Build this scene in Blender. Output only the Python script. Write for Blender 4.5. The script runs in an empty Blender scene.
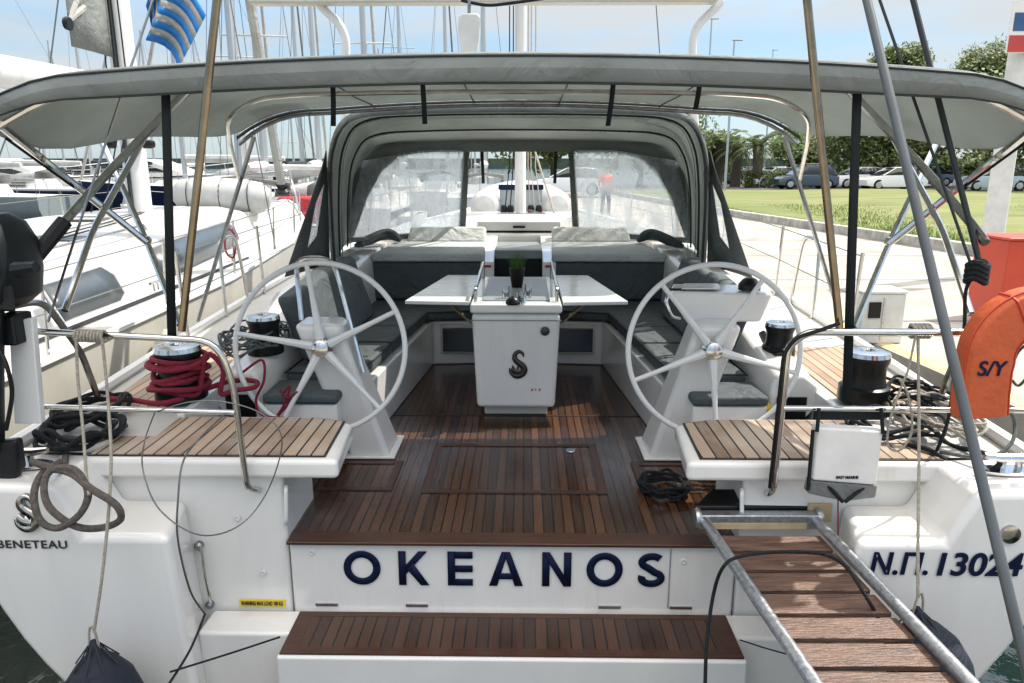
import bpy, math, random
from mathutils import Vector, Matrix
random.seed(7)
R = math.radians
sc = bpy.context.scene
C = sc.collection
# ------------------------------------------------------------------ camera, sky, sun, exposure
PITCH = R(13.4); F = 740.0; CZ = 1.62
cam = bpy.data.objects.new('camera', bpy.data.cameras.new('camera'))
C.objects.link(cam); cam.location = (0, 0, CZ); cam.rotation_euler = (R(90) - PITCH, 0, 0)
cam.data.sensor_width = 36; cam.data.lens = F / 1024 * 36; cam.data.clip_start = .05; cam.data.clip_end = 3000
sc.camera = cam
SUN = Vector((.66, .33, 1.0)).normalized()
world = bpy.data.worlds.new('World'); sc.world = world; world.use_nodes = True
nt = world.node_tree; nt.nodes.clear()
wo = nt.nodes.new('ShaderNodeOutputWorld'); bg = nt.nodes.new('ShaderNodeBackground')
sky = nt.nodes.new('ShaderNodeTexSky'); sky.sky_type = 'NISHITA'; sky.sun_disc = False
sky.sun_elevation = math.asin(SUN.z); sky.sun_rotation = math.atan2(SUN.x, SUN.y)
sky.air_density = 1.0; sky.dust_density = .6; sky.ozone_density = 2.0
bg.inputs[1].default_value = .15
tc = nt.nodes.new('ShaderNodeTexCoord'); mp = nt.nodes.new('ShaderNodeMapping')
mp.inputs['Scale'].default_value = (1.6, 1.6, 7.5); mp.inputs['Location'].default_value = (3.3, .4, .2)
nz = nt.nodes.new('ShaderNodeTexNoise'); nz.inputs['Scale'].default_value = 1.5; nz.inputs['Detail'].default_value = 7; nz.inputs['Roughness'].default_value = .58
cr = nt.nodes.new('ShaderNodeValToRGB'); cr.color_ramp.elements[0].position = .43; cr.color_ramp.elements[1].position = .62
cr.color_ramp.elements[0].color = (0, 0, 0, 1); cr.color_ramp.elements[1].color = (.85, .85, .85, 1)
mx = nt.nodes.new('ShaderNodeMixRGB'); mx.inputs[2].default_value = (4.3, 4.25, 4.1, 1)
L = nt.links.new
L(tc.outputs['Generated'], mp.inputs[0]); L(mp.outputs[0], nz.inputs['Vector']); L(nz.outputs['Fac'], cr.inputs[0])
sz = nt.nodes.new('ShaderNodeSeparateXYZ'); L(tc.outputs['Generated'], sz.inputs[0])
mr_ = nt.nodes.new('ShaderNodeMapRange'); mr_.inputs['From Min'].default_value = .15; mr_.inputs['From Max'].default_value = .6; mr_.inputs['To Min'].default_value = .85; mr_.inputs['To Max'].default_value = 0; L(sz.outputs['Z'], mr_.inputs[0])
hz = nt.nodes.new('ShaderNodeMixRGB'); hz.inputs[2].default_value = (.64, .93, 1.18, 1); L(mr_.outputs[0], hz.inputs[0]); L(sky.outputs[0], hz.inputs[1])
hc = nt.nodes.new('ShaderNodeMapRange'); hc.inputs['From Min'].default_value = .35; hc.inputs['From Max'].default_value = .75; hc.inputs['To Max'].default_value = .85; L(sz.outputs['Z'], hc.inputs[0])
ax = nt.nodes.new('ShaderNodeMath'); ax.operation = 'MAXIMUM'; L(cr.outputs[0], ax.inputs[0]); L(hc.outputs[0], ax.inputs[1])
cc = nt.nodes.new('ShaderNodeMixRGB'); cc.inputs[1].default_value = (1.5, 1.54, 1.54, 1); cc.inputs[2].default_value = (7.4, 6.8, 6.0, 1); L(hc.outputs[0], cc.inputs[0]); L(cc.outputs[0], mx.inputs[2])  # overhead sky, out of view, brightened and warmed to fill the shaded whites
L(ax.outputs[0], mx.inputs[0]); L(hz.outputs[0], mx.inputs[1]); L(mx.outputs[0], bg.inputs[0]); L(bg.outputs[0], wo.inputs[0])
sl = bpy.data.lights.new('sun', 'SUN'); sl.energy = 2.05; sl.angle = R(.55); sl.color = (1, .95, .86)
so = bpy.data.objects.new('sun', sl); C.objects.link(so); so.rotation_euler = SUN.to_track_quat('Z', 'Y').to_euler(); so.location = (10, 5, 20)
sc.view_settings.view_transform = 'Standard'; sc.view_settings.look = 'None'; sc.view_settings.gamma = 1
sc.view_settings.exposure = 1.72
sc.cycles.max_bounces = 8; sc.cycles.transparent_max_bounces = 16; sc.cycles.use_denoising = True

# ------------------------------------------------------------------ geometry helpers
ct, st = math.cos(PITCH), math.sin(PITCH)
def P(u, v, Y):                       # point in the place, at distance Y down the boat
    a = (u - 512) / F; b = (341.5 - v) / F
    d = Vector((a, ct + b * st, -st + b * ct)); t = Y / d.y
    return Vector((0, 0, CZ)) + d * t
def PZ(u, v, z):
    a = (u - 512) / F; b = (341.5 - v) / F
    d = Vector((a, ct + b * st, -st + b * ct)); t = (z - CZ) / d.z
    return Vector((0, 0, CZ)) + d * t
def V(*a): return Vector(a)
YAW = R(-.9)
def yc(p):                            # boat frame -> world (the boat lies slightly turned about (0,3))
    p = Vector(p) - Vector((0, 3, 0)); c, s = math.cos(YAW), math.sin(YAW)
    return Vector((p.x * c - p.y * s, p.x * s + p.y * c + 3, p.z))
def smooth(pts, n=6, closed=False):
    pts = [Vector(p) for p in pts]; out = []; N = len(pts)
    for i in range(N if closed else N - 1):
        if closed: p0, p1, p2, p3 = pts[i - 1], pts[i], pts[(i + 1) % N], pts[(i + 2) % N]
        else: p0, p1, p2, p3 = pts[max(i - 1, 0)], pts[i], pts[i + 1], pts[min(i + 2, N - 1)]
        for k in range(n):
            t = k / n
            out.append(.5 * ((2 * p1) + (p2 - p0) * t + (2 * p0 - 5 * p1 + 4 * p2 - p3) * t * t + (3 * p1 - p0 - 3 * p2 + p3) * t ** 3))
    if not closed: out.append(pts[-1])
    return out
def fillet(pts, r=.1, n=5):
    pts = [Vector(p) for p in pts]; out = [pts[0]]
    for i in range(1, len(pts) - 1):
        a, b, c = pts[i - 1], pts[i], pts[i + 1]
        rr = min(r, (a - b).length * .45, (c - b).length * .45)
        s = b + (a - b).normalized() * rr; e = b + (c - b).normalized() * rr
        for k in range(n + 1):
            t = k / n; out.append(s * (1 - t) ** 2 + b * 2 * t * (1 - t) + e * t * t)
    out.append(pts[-1]); return out
class MB:
    def __init__(s): s.v = []; s.f = []
    def add(s, vs, fs):
        o = len(s.v); s.v += [Vector(x) for x in vs]; s.f += [tuple(i + o for i in f) for f in fs]; return s
    def hexa(s, p): return s.add(p, [(0, 3, 2, 1), (4, 5, 6, 7), (0, 1, 5, 4), (1, 2, 6, 5), (2, 3, 7, 6), (3, 0, 4, 7)])
    def box(s, x0, x1, y0, y1, z0, z1):
        if x0 > x1: x0, x1 = x1, x0
        return s.hexa([(x0, y0, z0), (x1, y0, z0), (x1, y1, z0), (x0, y1, z0), (x0, y0, z1), (x1, y0, z1), (x1, y1, z1), (x0, y1, z1)])
    def prism(s, poly, vec):
        n = len(poly); vec = Vector(vec); p = [Vector(a) for a in poly]
        fs = [tuple(range(n))[::-1], tuple(range(n, 2 * n))] + [(i, (i + 1) % n, (i + 1) % n + n, i + n) for i in range(n)]
        return s.add(p + [a + vec for a in p], fs)
    def grid(s, rows, closed=False):
        m = len(rows[0]); vs = [p for r in rows for p in r]; fs = []
        for i in range(len(rows) - 1):
            for j in range(m if closed else m - 1):
                k = (j + 1) % m; fs.append((i * m + j, i * m + k, (i + 1) * m + k, (i + 1) * m + j))
        return s.add(vs, fs)
    def tube(s, pts, r, n=8, closed=False):
        pts = [Vector(p) for p in pts]; N = len(pts)
        rs = r if isinstance(r, (list, tuple)) else [r] * N
        tg = []
        for i in range(N):
            a = pts[(i - 1) % N] if (closed or i > 0) else pts[0]; b = pts[(i + 1) % N] if (closed or i < N - 1) else pts[-1]
            d = b - a; tg.append(d.normalized() if d.length > 1e-9 else V(0, 0, 1))
        up = V(0, 0, 1) if abs(tg[0].z) < .9 else V(1, 0, 0)
        nrm = (up - tg[0] * up.dot(tg[0])).normalized(); rows = []
        for i in range(N):
            nrm = nrm - tg[i] * nrm.dot(tg[i])
            nrm = nrm.normalized() if nrm.length > 1e-6 else tg[i].orthogonal().normalized()
            bn = tg[i].cross(nrm)
            rows.append([pts[i] + (nrm * math.cos(2 * math.pi * k / n) + bn * math.sin(2 * math.pi * k / n)) * rs[i] for k in range(n)])
        if closed: rows.append(rows[0])
        o = len(s.v); s.grid(rows, True)
        if not closed: s.f.append(tuple(o + k for k in range(n))[::-1]); s.f.append(tuple(o + (N - 1) * n + k for k in range(n)))
        return s
    def lathe(s, prof, org=(0, 0, 0), axis=(0, 0, 1), n=24):
        ax = Vector(axis).normalized(); u = ax.orthogonal().normalized(); w = ax.cross(u); org = Vector(org)
        rows = [[org + ax * h + (u * math.cos(2 * math.pi * k / n) + w * math.sin(2 * math.pi * k / n)) * max(r, 1e-4) for k in range(n)] for r, h in prof]
        o = len(s.v); s.grid(rows, True)
        s.f.append(tuple(o + k for k in range(n))[::-1]); s.f.append(tuple(o + (len(prof) - 1) * n + k for k in range(n)))
        return s
    def ball(s, c, rx, ry=None, rz=None, n=14, m=9):
        ry = ry or rx; rz = rz or rx; c = Vector(c)
        rows = [[c + V(rx * math.sin(math.pi * i / m) * math.cos(2 * math.pi * k / n), ry * math.sin(math.pi * i / m) * math.sin(2 * math.pi * k / n), -rz * math.cos(math.pi * i / m)) for k in range(n)] for i in range(m + 1)]
        return s.grid(rows, True)
    def build(s, name, mat, parent=None, bevel=0, solid=0, soff=0, local=False, sub=0, sharp=38, seg=2):
        me = bpy.data.meshes.new(name)
        off = Vector((0, 0, 0))
        if parent is not None and not local: off = Vector(parent.get('_o', (0, 0, 0)))
        me.from_pydata([tuple(p - off) for p in s.v], [], s.f); me.validate()
        import bmesh
        bm = bmesh.new(); bm.from_mesh(me); bmesh.ops.remove_doubles(bm, verts=bm.verts, dist=1e-5); bmesh.ops.recalc_face_normals(bm, faces=bm.faces); bm.to_mesh(me); bm.free()
        me.shade_smooth(); me.set_sharp_from_angle(angle=R(sharp)); me.materials.append(mat)
        o = bpy.data.objects.new(name, me); C.objects.link(o)
        if parent is not None: o.parent = parent; o['_o'] = tuple(off)
        if solid: m = o.modifiers.new('solid', 'SOLIDIFY'); m.thickness = solid; m.offset = soff
        if bevel:
            m = o.modifiers.new('bevel', 'BEVEL'); m.width = bevel; m.segments = seg; m.limit_method = 'ANGLE'; m.angle_limit = R(35); m.harden_normals = True
        if sub: m = o.modifiers.new('sub', 'SUBSURF'); m.levels = sub; m.render_levels = sub
        return o
def tag(o, label, cat, group=None, kind=None):
    if label: o['label'] = label
    if cat: o['category'] = cat
    if group: o['group'] = group
    if kind: o['kind'] = kind
    return o
def thing(name, label, cat, loc=(0, 0, 0), group=None, rz=0):
    o = bpy.data.objects.new(name, None); C.objects.link(o); o.location = loc; o.rotation_euler = (0, 0, rz); o['_o'] = tuple(loc)
    o.empty_display_size = .2
    return tag(o, label, cat, group)
def kids(o, pool): return [c for c in pool if c.parent == o]
def copy_tree(o, parent=None):
    c = o.copy(); C.objects.link(c); c.parent = parent
    for ch in list(o.children): copy_tree(ch, c)
    return c
def origin_fix(o, mid):               # move a top-level mesh's origin to mid
    mid = Vector(mid)
    for v in o.data.vertices: v.co -= mid
    o.location = mid; return o

# ------------------------------------------------------------------ materials
def newmat(name):
    m = bpy.data.materials.new(name); m.use_nodes = True
    return m, m.node_tree, m.node_tree.nodes['Principled BSDF']
def mat(name, col, rough=.5, metal=0, var=.12, scale=6, bump=0, bscale=None, coat=0, stretch=(1, 1, 1), rv=.1, dark=None, trans=0):
    m, t, b = newmat(name)
    n = t.nodes.new; l = t.links.new
    tcn = n('ShaderNodeTexCoord'); mpn = n('ShaderNodeMapping'); mpn.inputs['Scale'].default_value = stretch
    l(tcn.outputs['Object'], mpn.inputs[0])
    nn = n('ShaderNodeTexNoise'); nn.inputs['Scale'].default_value = scale; nn.inputs['Detail'].default_value = 6; nn.inputs['Roughness'].default_value = .6
    l(mpn.outputs[0], nn.inputs['Vector'])
    r = n('ShaderNodeValToRGB'); r.color_ramp.elements[0].position = .3; r.color_ramp.elements[1].position = .7
    d = dark or [c * (1 - var) for c in col]
    r.color_ramp.elements[0].color = (*d, 1); r.color_ramp.elements[1].color = (*[min(1, c * (1 + var * .5)) for c in col], 1)
    l(nn.outputs['Fac'], r.inputs[0]); l(r.outputs[0], b.inputs['Base Color'])
    mr = n('ShaderNodeMapRange'); mr.inputs['To Min'].default_value = max(0, rough - rv); mr.inputs['To Max'].default_value = min(1, rough + rv)
    l(nn.outputs['Fac'], mr.inputs[0]); l(mr.outputs[0], b.inputs['Roughness'])
    b.inputs['Metallic'].default_value = metal; b.inputs['Coat Weight'].default_value = coat; b.inputs['Coat Roughness'].default_value = .08
    if trans: b.inputs['Transmission Weight'].default_value = trans
    if bump:
        n2 = n('ShaderNodeTexNoise'); n2.inputs['Scale'].default_value = bscale or scale * 4; n2.inputs['Detail'].default_value = 4
        l(mpn.outputs[0], n2.inputs['Vector']); bp = n('ShaderNodeBump'); bp.inputs['Strength'].default_value = bump; bp.inputs['Distance'].default_value = .01
        l(n2.outputs['Fac'], bp.inputs['Height']); l(bp.outputs[0], b.inputs['Normal'])
    return m
def teak(name, c1, c2, w=.058, axis='X', caulk=(.012, .01, .009), rough=.4, off=0., weather=None, wamt=.5, cw=.09):
    m, t, b = newmat(name); n = t.nodes.new; l = t.links.new
    tcn = n('ShaderNodeTexCoord'); sx = n('ShaderNodeSeparateXYZ'); l(tcn.outputs['Object'], sx.inputs[0])
    dv = n('ShaderNodeMath'); dv.operation = 'MULTIPLY_ADD'; dv.inputs[1].default_value = 1 / w; dv.inputs[2].default_value = off + 100; l(sx.outputs[axis], dv.inputs[0])
    fl = n('ShaderNodeMath'); fl.operation = 'FLOOR'; l(dv.outputs[0], fl.inputs[0])
    fr = n('ShaderNodeMath'); fr.operation = 'FRACT'; l(dv.outputs[0], fr.inputs[0])
    wn = n('ShaderNodeTexWhiteNoise'); wn.noise_dimensions = '1D'; l(fl.outputs[0], wn.inputs['W'])
    mpn = n('ShaderNodeMapping'); mpn.inputs['Scale'].default_value = (30, 2.2, 8) if axis == 'X' else (2.2, 30, 8); l(tcn.outputs['Object'], mpn.inputs[0])
    ad = n('ShaderNodeVectorMath'); ad.operation = 'ADD'; l(mpn.outputs[0], ad.inputs[0]); l(wn.outputs['Color'], ad.inputs[1])
    g = n('ShaderNodeTexNoise'); g.inputs['Scale'].default_value = 2.2; g.inputs['Detail'].default_value = 8; g.inputs['Roughness'].default_value = .65; l(ad.outputs[0], g.inputs['Vector'])
    f = n('ShaderNodeMath'); f.operation = 'MULTIPLY_ADD'; f.inputs[1].default_value = .55; l(g.outputs['Fac'], f.inputs[0])
    h = n('ShaderNodeMath'); h.operation = 'MULTIPLY'; h.inputs[1].default_value = .6; l(wn.outputs['Value'], h.inputs[0]); l(h.outputs[0], f.inputs[2])
    r = n('ShaderNodeValToRGB'); r.color_ramp.elements[0].position = .2; r.color_ramp.elements[1].position = .85
    r.color_ramp.elements[0].color = (*c1, 1); r.color_ramp.elements[1].color = (*c2, 1); l(f.outputs[0], r.inputs[0])
    last = r.outputs[0]
    big = n('ShaderNodeTexNoise'); big.inputs['Scale'].default_value = 3.1; big.inputs['Detail'].default_value = 5; l(tcn.outputs['Object'], big.inputs['Vector'])
    if weather:
        rr = n('ShaderNodeMapRange'); rr.inputs['From Min'].default_value = .42; rr.inputs['From Max'].default_value = .66; rr.inputs['To Max'].default_value = wamt; l(big.outputs['Fac'], rr.inputs[0])
        mm = n('ShaderNodeMixRGB'); mm.inputs[2].default_value = (*weather, 1); l(rr.outputs[0], mm.inputs[0]); l(last, mm.inputs[1]); last = mm.outputs[0]
    cm = n('ShaderNodeMath'); cm.operation = 'LESS_THAN'; cm.inputs[1].default_value = cw; l(fr.outputs[0], cm.inputs[0])
    mc = n('ShaderNodeMixRGB'); mc.inputs[2].default_value = (*caulk, 1); l(cm.outputs[0], mc.inputs[0]); l(last, mc.inputs[1]); l(mc.outputs[0], b.inputs['Base Color'])
    ro = n('ShaderNodeMapRange'); ro.inputs['To Min'].default_value = rough - .16; ro.inputs['To Max'].default_value = rough + .2; l(big.outputs['Fac'], ro.inputs[0]); l(ro.outputs[0], b.inputs['Roughness'])
    bp = n('ShaderNodeBump'); bp.inputs['Strength'].default_value = .35; bp.inputs['Distance'].default_value = .004
    sb = n('ShaderNodeMath'); sb.operation = 'SUBTRACT'; l(g.outputs['Fac'], sb.inputs[0]); l(cm.outputs[0], sb.inputs[1]); l(sb.outputs[0], bp.inputs['Height']); l(bp.outputs[0], b.inputs['Normal'])
    return m
def canvas(name, col, tr=.25, rough=.75):
    m, t, b = newmat(name); n = t.nodes.new; l = t.links.new
    tcn = n('ShaderNodeTexCoord'); nn = n('ShaderNodeTexNoise'); nn.inputs['Scale'].default_value = 2.3; nn.inputs['Detail'].default_value = 6; l(tcn.outputs['Object'], nn.inputs['Vector'])
    r = n('ShaderNodeValToRGB'); r.color_ramp.elements[0].position = .3; r.color_ramp.elements[1].position = .72
    r.color_ramp.elements[0].color = (*[c * .82 for c in col], 1); r.color_ramp.elements[1].color = (*[c * 1.1 for c in col], 1); l(nn.outputs['Fac'], r.inputs[0]); l(r.outputs[0], b.inputs['Base Color'])
    b.inputs['Roughness'].default_value = rough
    w = n('ShaderNodeTexNoise'); w.inputs['Scale'].default_value = 5; w.inputs['Detail'].default_value = 3; w.inputs['Distortion'].default_value = 1.2; l(tcn.outputs['Object'], w.inputs['Vector'])
    w2 = n('ShaderNodeTexNoise'); w2.inputs['Scale'].default_value = 260; l(tcn.outputs['Object'], w2.inputs['Vector'])
    ma = n('ShaderNodeMath'); ma.operation = 'MULTIPLY_ADD'; ma.inputs[1].default_value = .04; l(w2.outputs['Fac'], ma.inputs[0]); l(w.outputs['Fac'], ma.inputs[2])
    bp = n('ShaderNodeBump'); bp.inputs['Strength'].default_value = .8; bp.inputs['Distance'].default_value = .045; l(ma.outputs[0], bp.inputs['Height']); l(bp.outputs[0], b.inputs['Normal'])
    if tr:
        tl = n('ShaderNodeBsdfTranslucent'); l(r.outputs[0], tl.inputs[0]); ms = n('ShaderNodeMixShader'); ms.inputs[0].default_value = tr
        l(b.outputs[0], ms.inputs[1]); l(tl.outputs[0], ms.inputs[2]); l(ms.outputs[0], t.nodes['Material Output'].inputs[0])
    return m
def vinyl(name, amin=.22, amax=.62):
    m, t, b = newmat(name); n = t.nodes.new; l = t.links.new
    tcn = n('ShaderNodeTexCoord'); mpn = n('ShaderNodeMapping'); mpn.inputs['Scale'].default_value = (5, 5, 1.6); mpn.inputs['Rotation'].default_value = (0, R(14), 0); l(tcn.outputs['Object'], mpn.inputs[0])
    nn = n('ShaderNodeTexNoise'); nn.inputs['Scale'].default_value = 1.1; nn.inputs['Detail'].default_value = 5; nn.inputs['Roughness'].default_value = .55; nn.inputs['Distortion'].default_value = 1.5; l(mpn.outputs[0], nn.inputs['Vector'])
    mr = n('ShaderNodeMapRange'); mr.inputs['From Min'].default_value = .36; mr.inputs['From Max'].default_value = .66; mr.inputs['To Min'].default_value = amin; mr.inputs['To Max'].default_value = amax; l(nn.outputs['Fac'], mr.inputs[0])
    b.inputs['Base Color'].default_value = (.50, .55, .58, 1); b.inputs['Roughness'].default_value = .18
    bp = n('ShaderNodeBump'); bp.inputs['Strength'].default_value = .5; bp.inputs['Distance'].default_value = .03; l(nn.outputs['Fac'], bp.inputs['Height']); l(bp.outputs[0], b.inputs['Normal'])
    tl = n('ShaderNodeBsdfTranslucent'); tl.inputs[0].default_value = (.52, .57, .60, 1)
    m1 = n('ShaderNodeMixShader'); m1.inputs[0].default_value = .45; l(b.outputs[0], m1.inputs[1]); l(tl.outputs[0], m1.inputs[2])
    tp = n('ShaderNodeBsdfTransparent'); m2 = n('ShaderNodeMixShader'); l(mr.outputs[0], m2.inputs[0]); l(tp.outputs[0], m2.inputs[1]); l(m1.outputs[0], m2.inputs[2])
    l(m2.outputs[0], t.nodes['Material Output'].inputs[0]); return m
M = dict(
    gel=mat('white_gelcoat', (.74, .725, .69), .2, var=.07, scale=1.6, coat=.7, rv=.12, stretch=(2.2, 2.2, .7)),
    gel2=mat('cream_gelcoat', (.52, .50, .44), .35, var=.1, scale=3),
    deckgel=mat('nonskid_deck', (.42, .415, .39), .55, var=.07, scale=5, bump=.3, bscale=160),
    gel3=mat('toned_down_white_gelcoat', (.47, .465, .44), .35, var=.16, scale=2.2, coat=.2, stretch=(1, 1, 1)),  # white gelcoat colour darkened so its sunlit tops don't burn out
    wht=mat('white_paint', (.68, .68, .66), .35, var=.05),
    steel=mat('stainless_steel', (.62, .61, .58), .16, 1, var=.2, scale=14, rv=.08),
    dsteel=mat('dark_steel', (.30, .31, .31), .3, 1, var=.3, scale=20),
    gal=mat('galvanised_steel', (.5, .52, .54), .35, .9, var=.35, scale=60, rv=.15),
    brass=mat('tinted_rod', (.27, .215, .15), .2, 1, var=.3, scale=9),
    blk=mat('black_plastic', (.005, .0055, .006), .35, var=.3, scale=20),
    mblk=mat('satin_black_motor', (.005, .008, .010), .4, var=.3, scale=20),
    rub=mat('black_rubber', (.008, .009, .010), .6, var=.3, scale=30, bump=.2),
    web=mat('black_webbing', (.005, .009, .010), .8, var=.3, scale=120, bump=.4),
    ropeg=mat('grey_brown_rope', (.13, .11, .095), .9, var=.5, scale=70, bump=1, bscale=260),
    ropel=mat('pale_rope', (.42, .38, .31), .9, var=.35, scale=90, bump=1, bscale=260),
    roped=mat('dark_rope', (.014, .017, .019), .85, var=.5, scale=70, bump=.8, bscale=240),
    ropegr=mat('grey_green_rope', (.13, .15, .145), .85, var=.5, scale=70, bump=.8, bscale=240),
    ropered=mat('red_rope', (.26, .012, .035), .85, var=.5, scale=80, bump=1, bscale=240),
    wire=mat('wire', (.16, .16, .15), .4, .8),
    cush=canvas('teal_grey_cushion_fabric', (.062, .078, .083), 0, .7),
    cushl=canvas('sun_lightened_grey_cushion_fabric', (.50, .52, .50), 0, .85),  # sunbed fabric lightened, sunlight through the windscreen put into its colour
    bim=canvas('grey_bimini_canvas', (.36, .39, .375), .52),
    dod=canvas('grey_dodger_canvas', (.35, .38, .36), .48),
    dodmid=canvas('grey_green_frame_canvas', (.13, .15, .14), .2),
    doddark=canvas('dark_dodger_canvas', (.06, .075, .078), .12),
    piping=mat('dark_piping', (.012, .017, .018), .6),
    vin=vinyl('crazed_clear_vinyl'), vin2=vinyl('clear_vinyl', .06, .3),
    sole=teak('wet_dark_teak', (.017, .0075, .004), (.105, .046, .021), .047, 'X', rough=.17, weather=(.060, .034, .021), wamt=.55, caulk=(.003, .003, .003), cw=.15),
    stepteak=teak('step_teak', (.022, .009, .005), (.075, .031, .015), .05, 'X', rough=.35, weather=(.05, .03, .02), wamt=.4, caulk=(.003, .003, .003), cw=.14),
    border=mat('teak_border', (.06, .022, .011), .33, var=.5, scale=12, stretch=(.4, 9, 4)),
    seatteak=teak('bleached_teak', (.12, .065, .036), (.42, .30, .20), .062, 'X', rough=.6, weather=(.50, .43, .35), wamt=.6, cw=.14),
    deckteak=teak('warm_deck_teak', (.22, .13, .075), (.42, .28, .17), .055, 'X', rough=.6, weather=(.40, .32, .26), wamt=.5, cw=.12),
    slat=mat('gangway_slat_wood', (.115, .060, .037), .45, var=.6, scale=5, stretch=(1.2, 9, 6), bump=.6, bscale=18, dark=(.04, .02, .013)),
    navy=mat('navy_vinyl_lettering', (.005, .010, .035), .6),
    navyfab=canvas('navy_fender_fabric', (.004, .008, .020), 0, .7),
    chrome=mat('chrome_emblem', (.5, .49, .46), .14, 1, var=.4, scale=30),
    emb=mat('grey_emblem', (.06, .057, .05), .35, .6, var=.3, scale=30),
    glass=mat('dark_smoked_window', (.02, .026, .03), .08, var=.3, scale=3, rv=.03, coat=.5),
    gwin=mat('neighbour_window', (.05, .062, .07), .3, var=.35, scale=2, rv=.05, coat=.1),
    table=mat('table_laminate', (.70, .70, .68), .25, var=.1, scale=8, stretch=(1, 4, 1), coat=.3),
    tgrey=mat('table_grey_inlay', (.25, .27, .27), .35),
    orange=mat('orange_cover_fabric', (.50, .085, .02), .6, var=.15, scale=7, bump=.5, bscale=30),
    red=mat('red_cabinet_paint', (.48, .045, .016), .4, var=.1, scale=5),
    redcan=canvas('red_boat_canvas', (.30, .015, .02), 0),
    conc=mat('quay_concrete', (.33, .31, .27), .85, var=.38, scale=1.1, bump=.4, bscale=40),
    kerb=mat('kerb_stone', (.40, .385, .35), .85, var=.5, scale=3.5, bump=.5, bscale=30),
    asph=mat('asphalt', (.06, .06, .06), .9, var=.3, scale=5),
    yel=mat('yellow_paint', (.70, .47, .10), .7, var=.5, scale=9, dark=(.45, .38, .22)),
    yel2=mat('yellow_label', (.80, .60, .03), .4),
    bark=mat('bark', (.09, .07, .055), .9, var=.4, scale=9, bump=.8),
    pbox=mat('pedestal_paint', (.60, .60, .57), .5, var=.2, scale=4),
    blue=mat('flag_blue', (.02, .20, .55), .7), blued=mat('sign_blue', (.03, .08, .20), .5), redd=mat('sign_red', (.45, .05, .04), .5),
    sail=canvas('white_sailcloth', (.52, .51, .47), .3), sailg=canvas('grey_sail_uv_cloth', (.22, .23, .22), .2),
    pvc=mat('grey_white_inflatable_pvc', (.42, .425, .41), .45, var=.15, scale=7), pvcg=mat('grey_hull', (.22, .25, .255), .45, var=.1),
    cover=canvas('white_boat_cover', (.45, .455, .44), 0),
    skin=mat('skin', (.45, .26, .18), .6), vest=mat('orange_vest', (.75, .13, .04), .7), trous=mat('dark_trousers', (.03, .035, .045), .8), hair=mat('dark_hair', (.02, .015, .012), .7),
    alu=mat('mast_aluminium', (.50, .51, .51), .35, .6, var=.1, scale=3, stretch=(1, 1, .2)), mastw=mat('white_mast', (.58, .58, .56), .35, var=.08),
    dummy=None,
    potg=mat('plant_green', (.05, .12, .02), .6, var=.5, scale=40), bag=mat('white_pouch_pvc', (.62, .61, .58), .45, var=.1, scale=7, bump=.4, bscale=9),
    pole=mat('grey_pole', (.085, .095, .10), .4, .3, var=.2), shore=mat('distant_shore', (.07, .10, .085), .9, var=.5, scale=.05),
    lam=mat('red_light', (.45, .02, .01), .3), plywood=mat('pale_plywood', (.50, .38, .22), .5, var=.2, scale=12),
)
def carmat(n, c): return mat(n, c, .25, var=.03, coat=1)
del M['dummy']
for k_ in ('navy', 'web', 'blk', 'mblk', 'rub', 'roped'): M[k_].node_tree.nodes['Principled BSDF'].inputs['Specular IOR Level'].default_value = .12 if k_ == 'navy' else .3
t = M['gel'].node_tree; n = t.nodes.new; l = t.links.new; b = t.nodes['Principled BSDF']; src = b.inputs['Base Color'].links[0].from_socket
a = n('ShaderNodeTexCoord'); mpn = n('ShaderNodeMapping'); mpn.inputs['Scale'].default_value = (9, 9, .8); l(a.outputs['Object'], mpn.inputs[0])
g1 = n('ShaderNodeTexNoise'); g1.inputs['Scale'].default_value = 1.6; g1.inputs['Detail'].default_value = 7; g1.inputs['Roughness'].default_value = .7; l(mpn.outputs[0], g1.inputs['Vector'])
g2 = n('ShaderNodeTexNoise'); g2.inputs['Scale'].default_value = 1.1; g2.inputs['Detail'].default_value = 3; l(a.outputs['Object'], g2.inputs['Vector'])
q1 = n('ShaderNodeMapRange'); q1.inputs['From Min'].default_value = .52; q1.inputs['From Max'].default_value = .75; l(g1.outputs['Fac'], q1.inputs[0])
q2 = n('ShaderNodeMapRange'); q2.inputs['From Min'].default_value = .4; q2.inputs['From Max'].default_value = .65; q2.inputs['To Max'].default_value = .4; l(g2.outputs['Fac'], q2.inputs[0])
q3 = n('ShaderNodeMath'); q3.operation = 'MULTIPLY'; l(q1.outputs[0], q3.inputs[0]); l(q2.outputs[0], q3.inputs[1])
q4 = n('ShaderNodeMixRGB'); q4.inputs[2].default_value = (.50, .47, .40, 1); l(q3.outputs[0], q4.inputs[0]); l(src, q4.inputs[1]); l(q4.outputs[0], b.inputs['Base Color'])
# clear glass
gm, gt, gb = newmat('clear_glass'); gb.inputs['Base Color'].default_value = (.9, .95, .97, 1); gb.inputs['Roughness'].default_value = .03; gb.inputs['Transmission Weight'].default_value = 1; M['clear'] = gm
# water
wm, wt, wb = newmat('harbour_water')
wb.inputs['Base Color'].default_value = (.002, .013, .011, 1); wb.inputs['Roughness'].default_value = .08
a = wt.nodes.new('ShaderNodeTexCoord'); bn = wt.nodes.new('ShaderNodeTexNoise'); bn.inputs['Scale'].default_value = 1.6; bn.inputs['Detail'].default_value = 6
bb = wt.nodes.new('ShaderNodeBump'); bb.inputs['Strength'].default_value = .5; bb.inputs['Distance'].default_value = .25
wt.links.new(a.outputs['Object'], bn.inputs['Vector']); wt.links.new(bn.outputs['Fac'], bb.inputs['Height']); wt.links.new(bb.outputs[0], wb.inputs['Normal'])
M['water'] = wm
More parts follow.
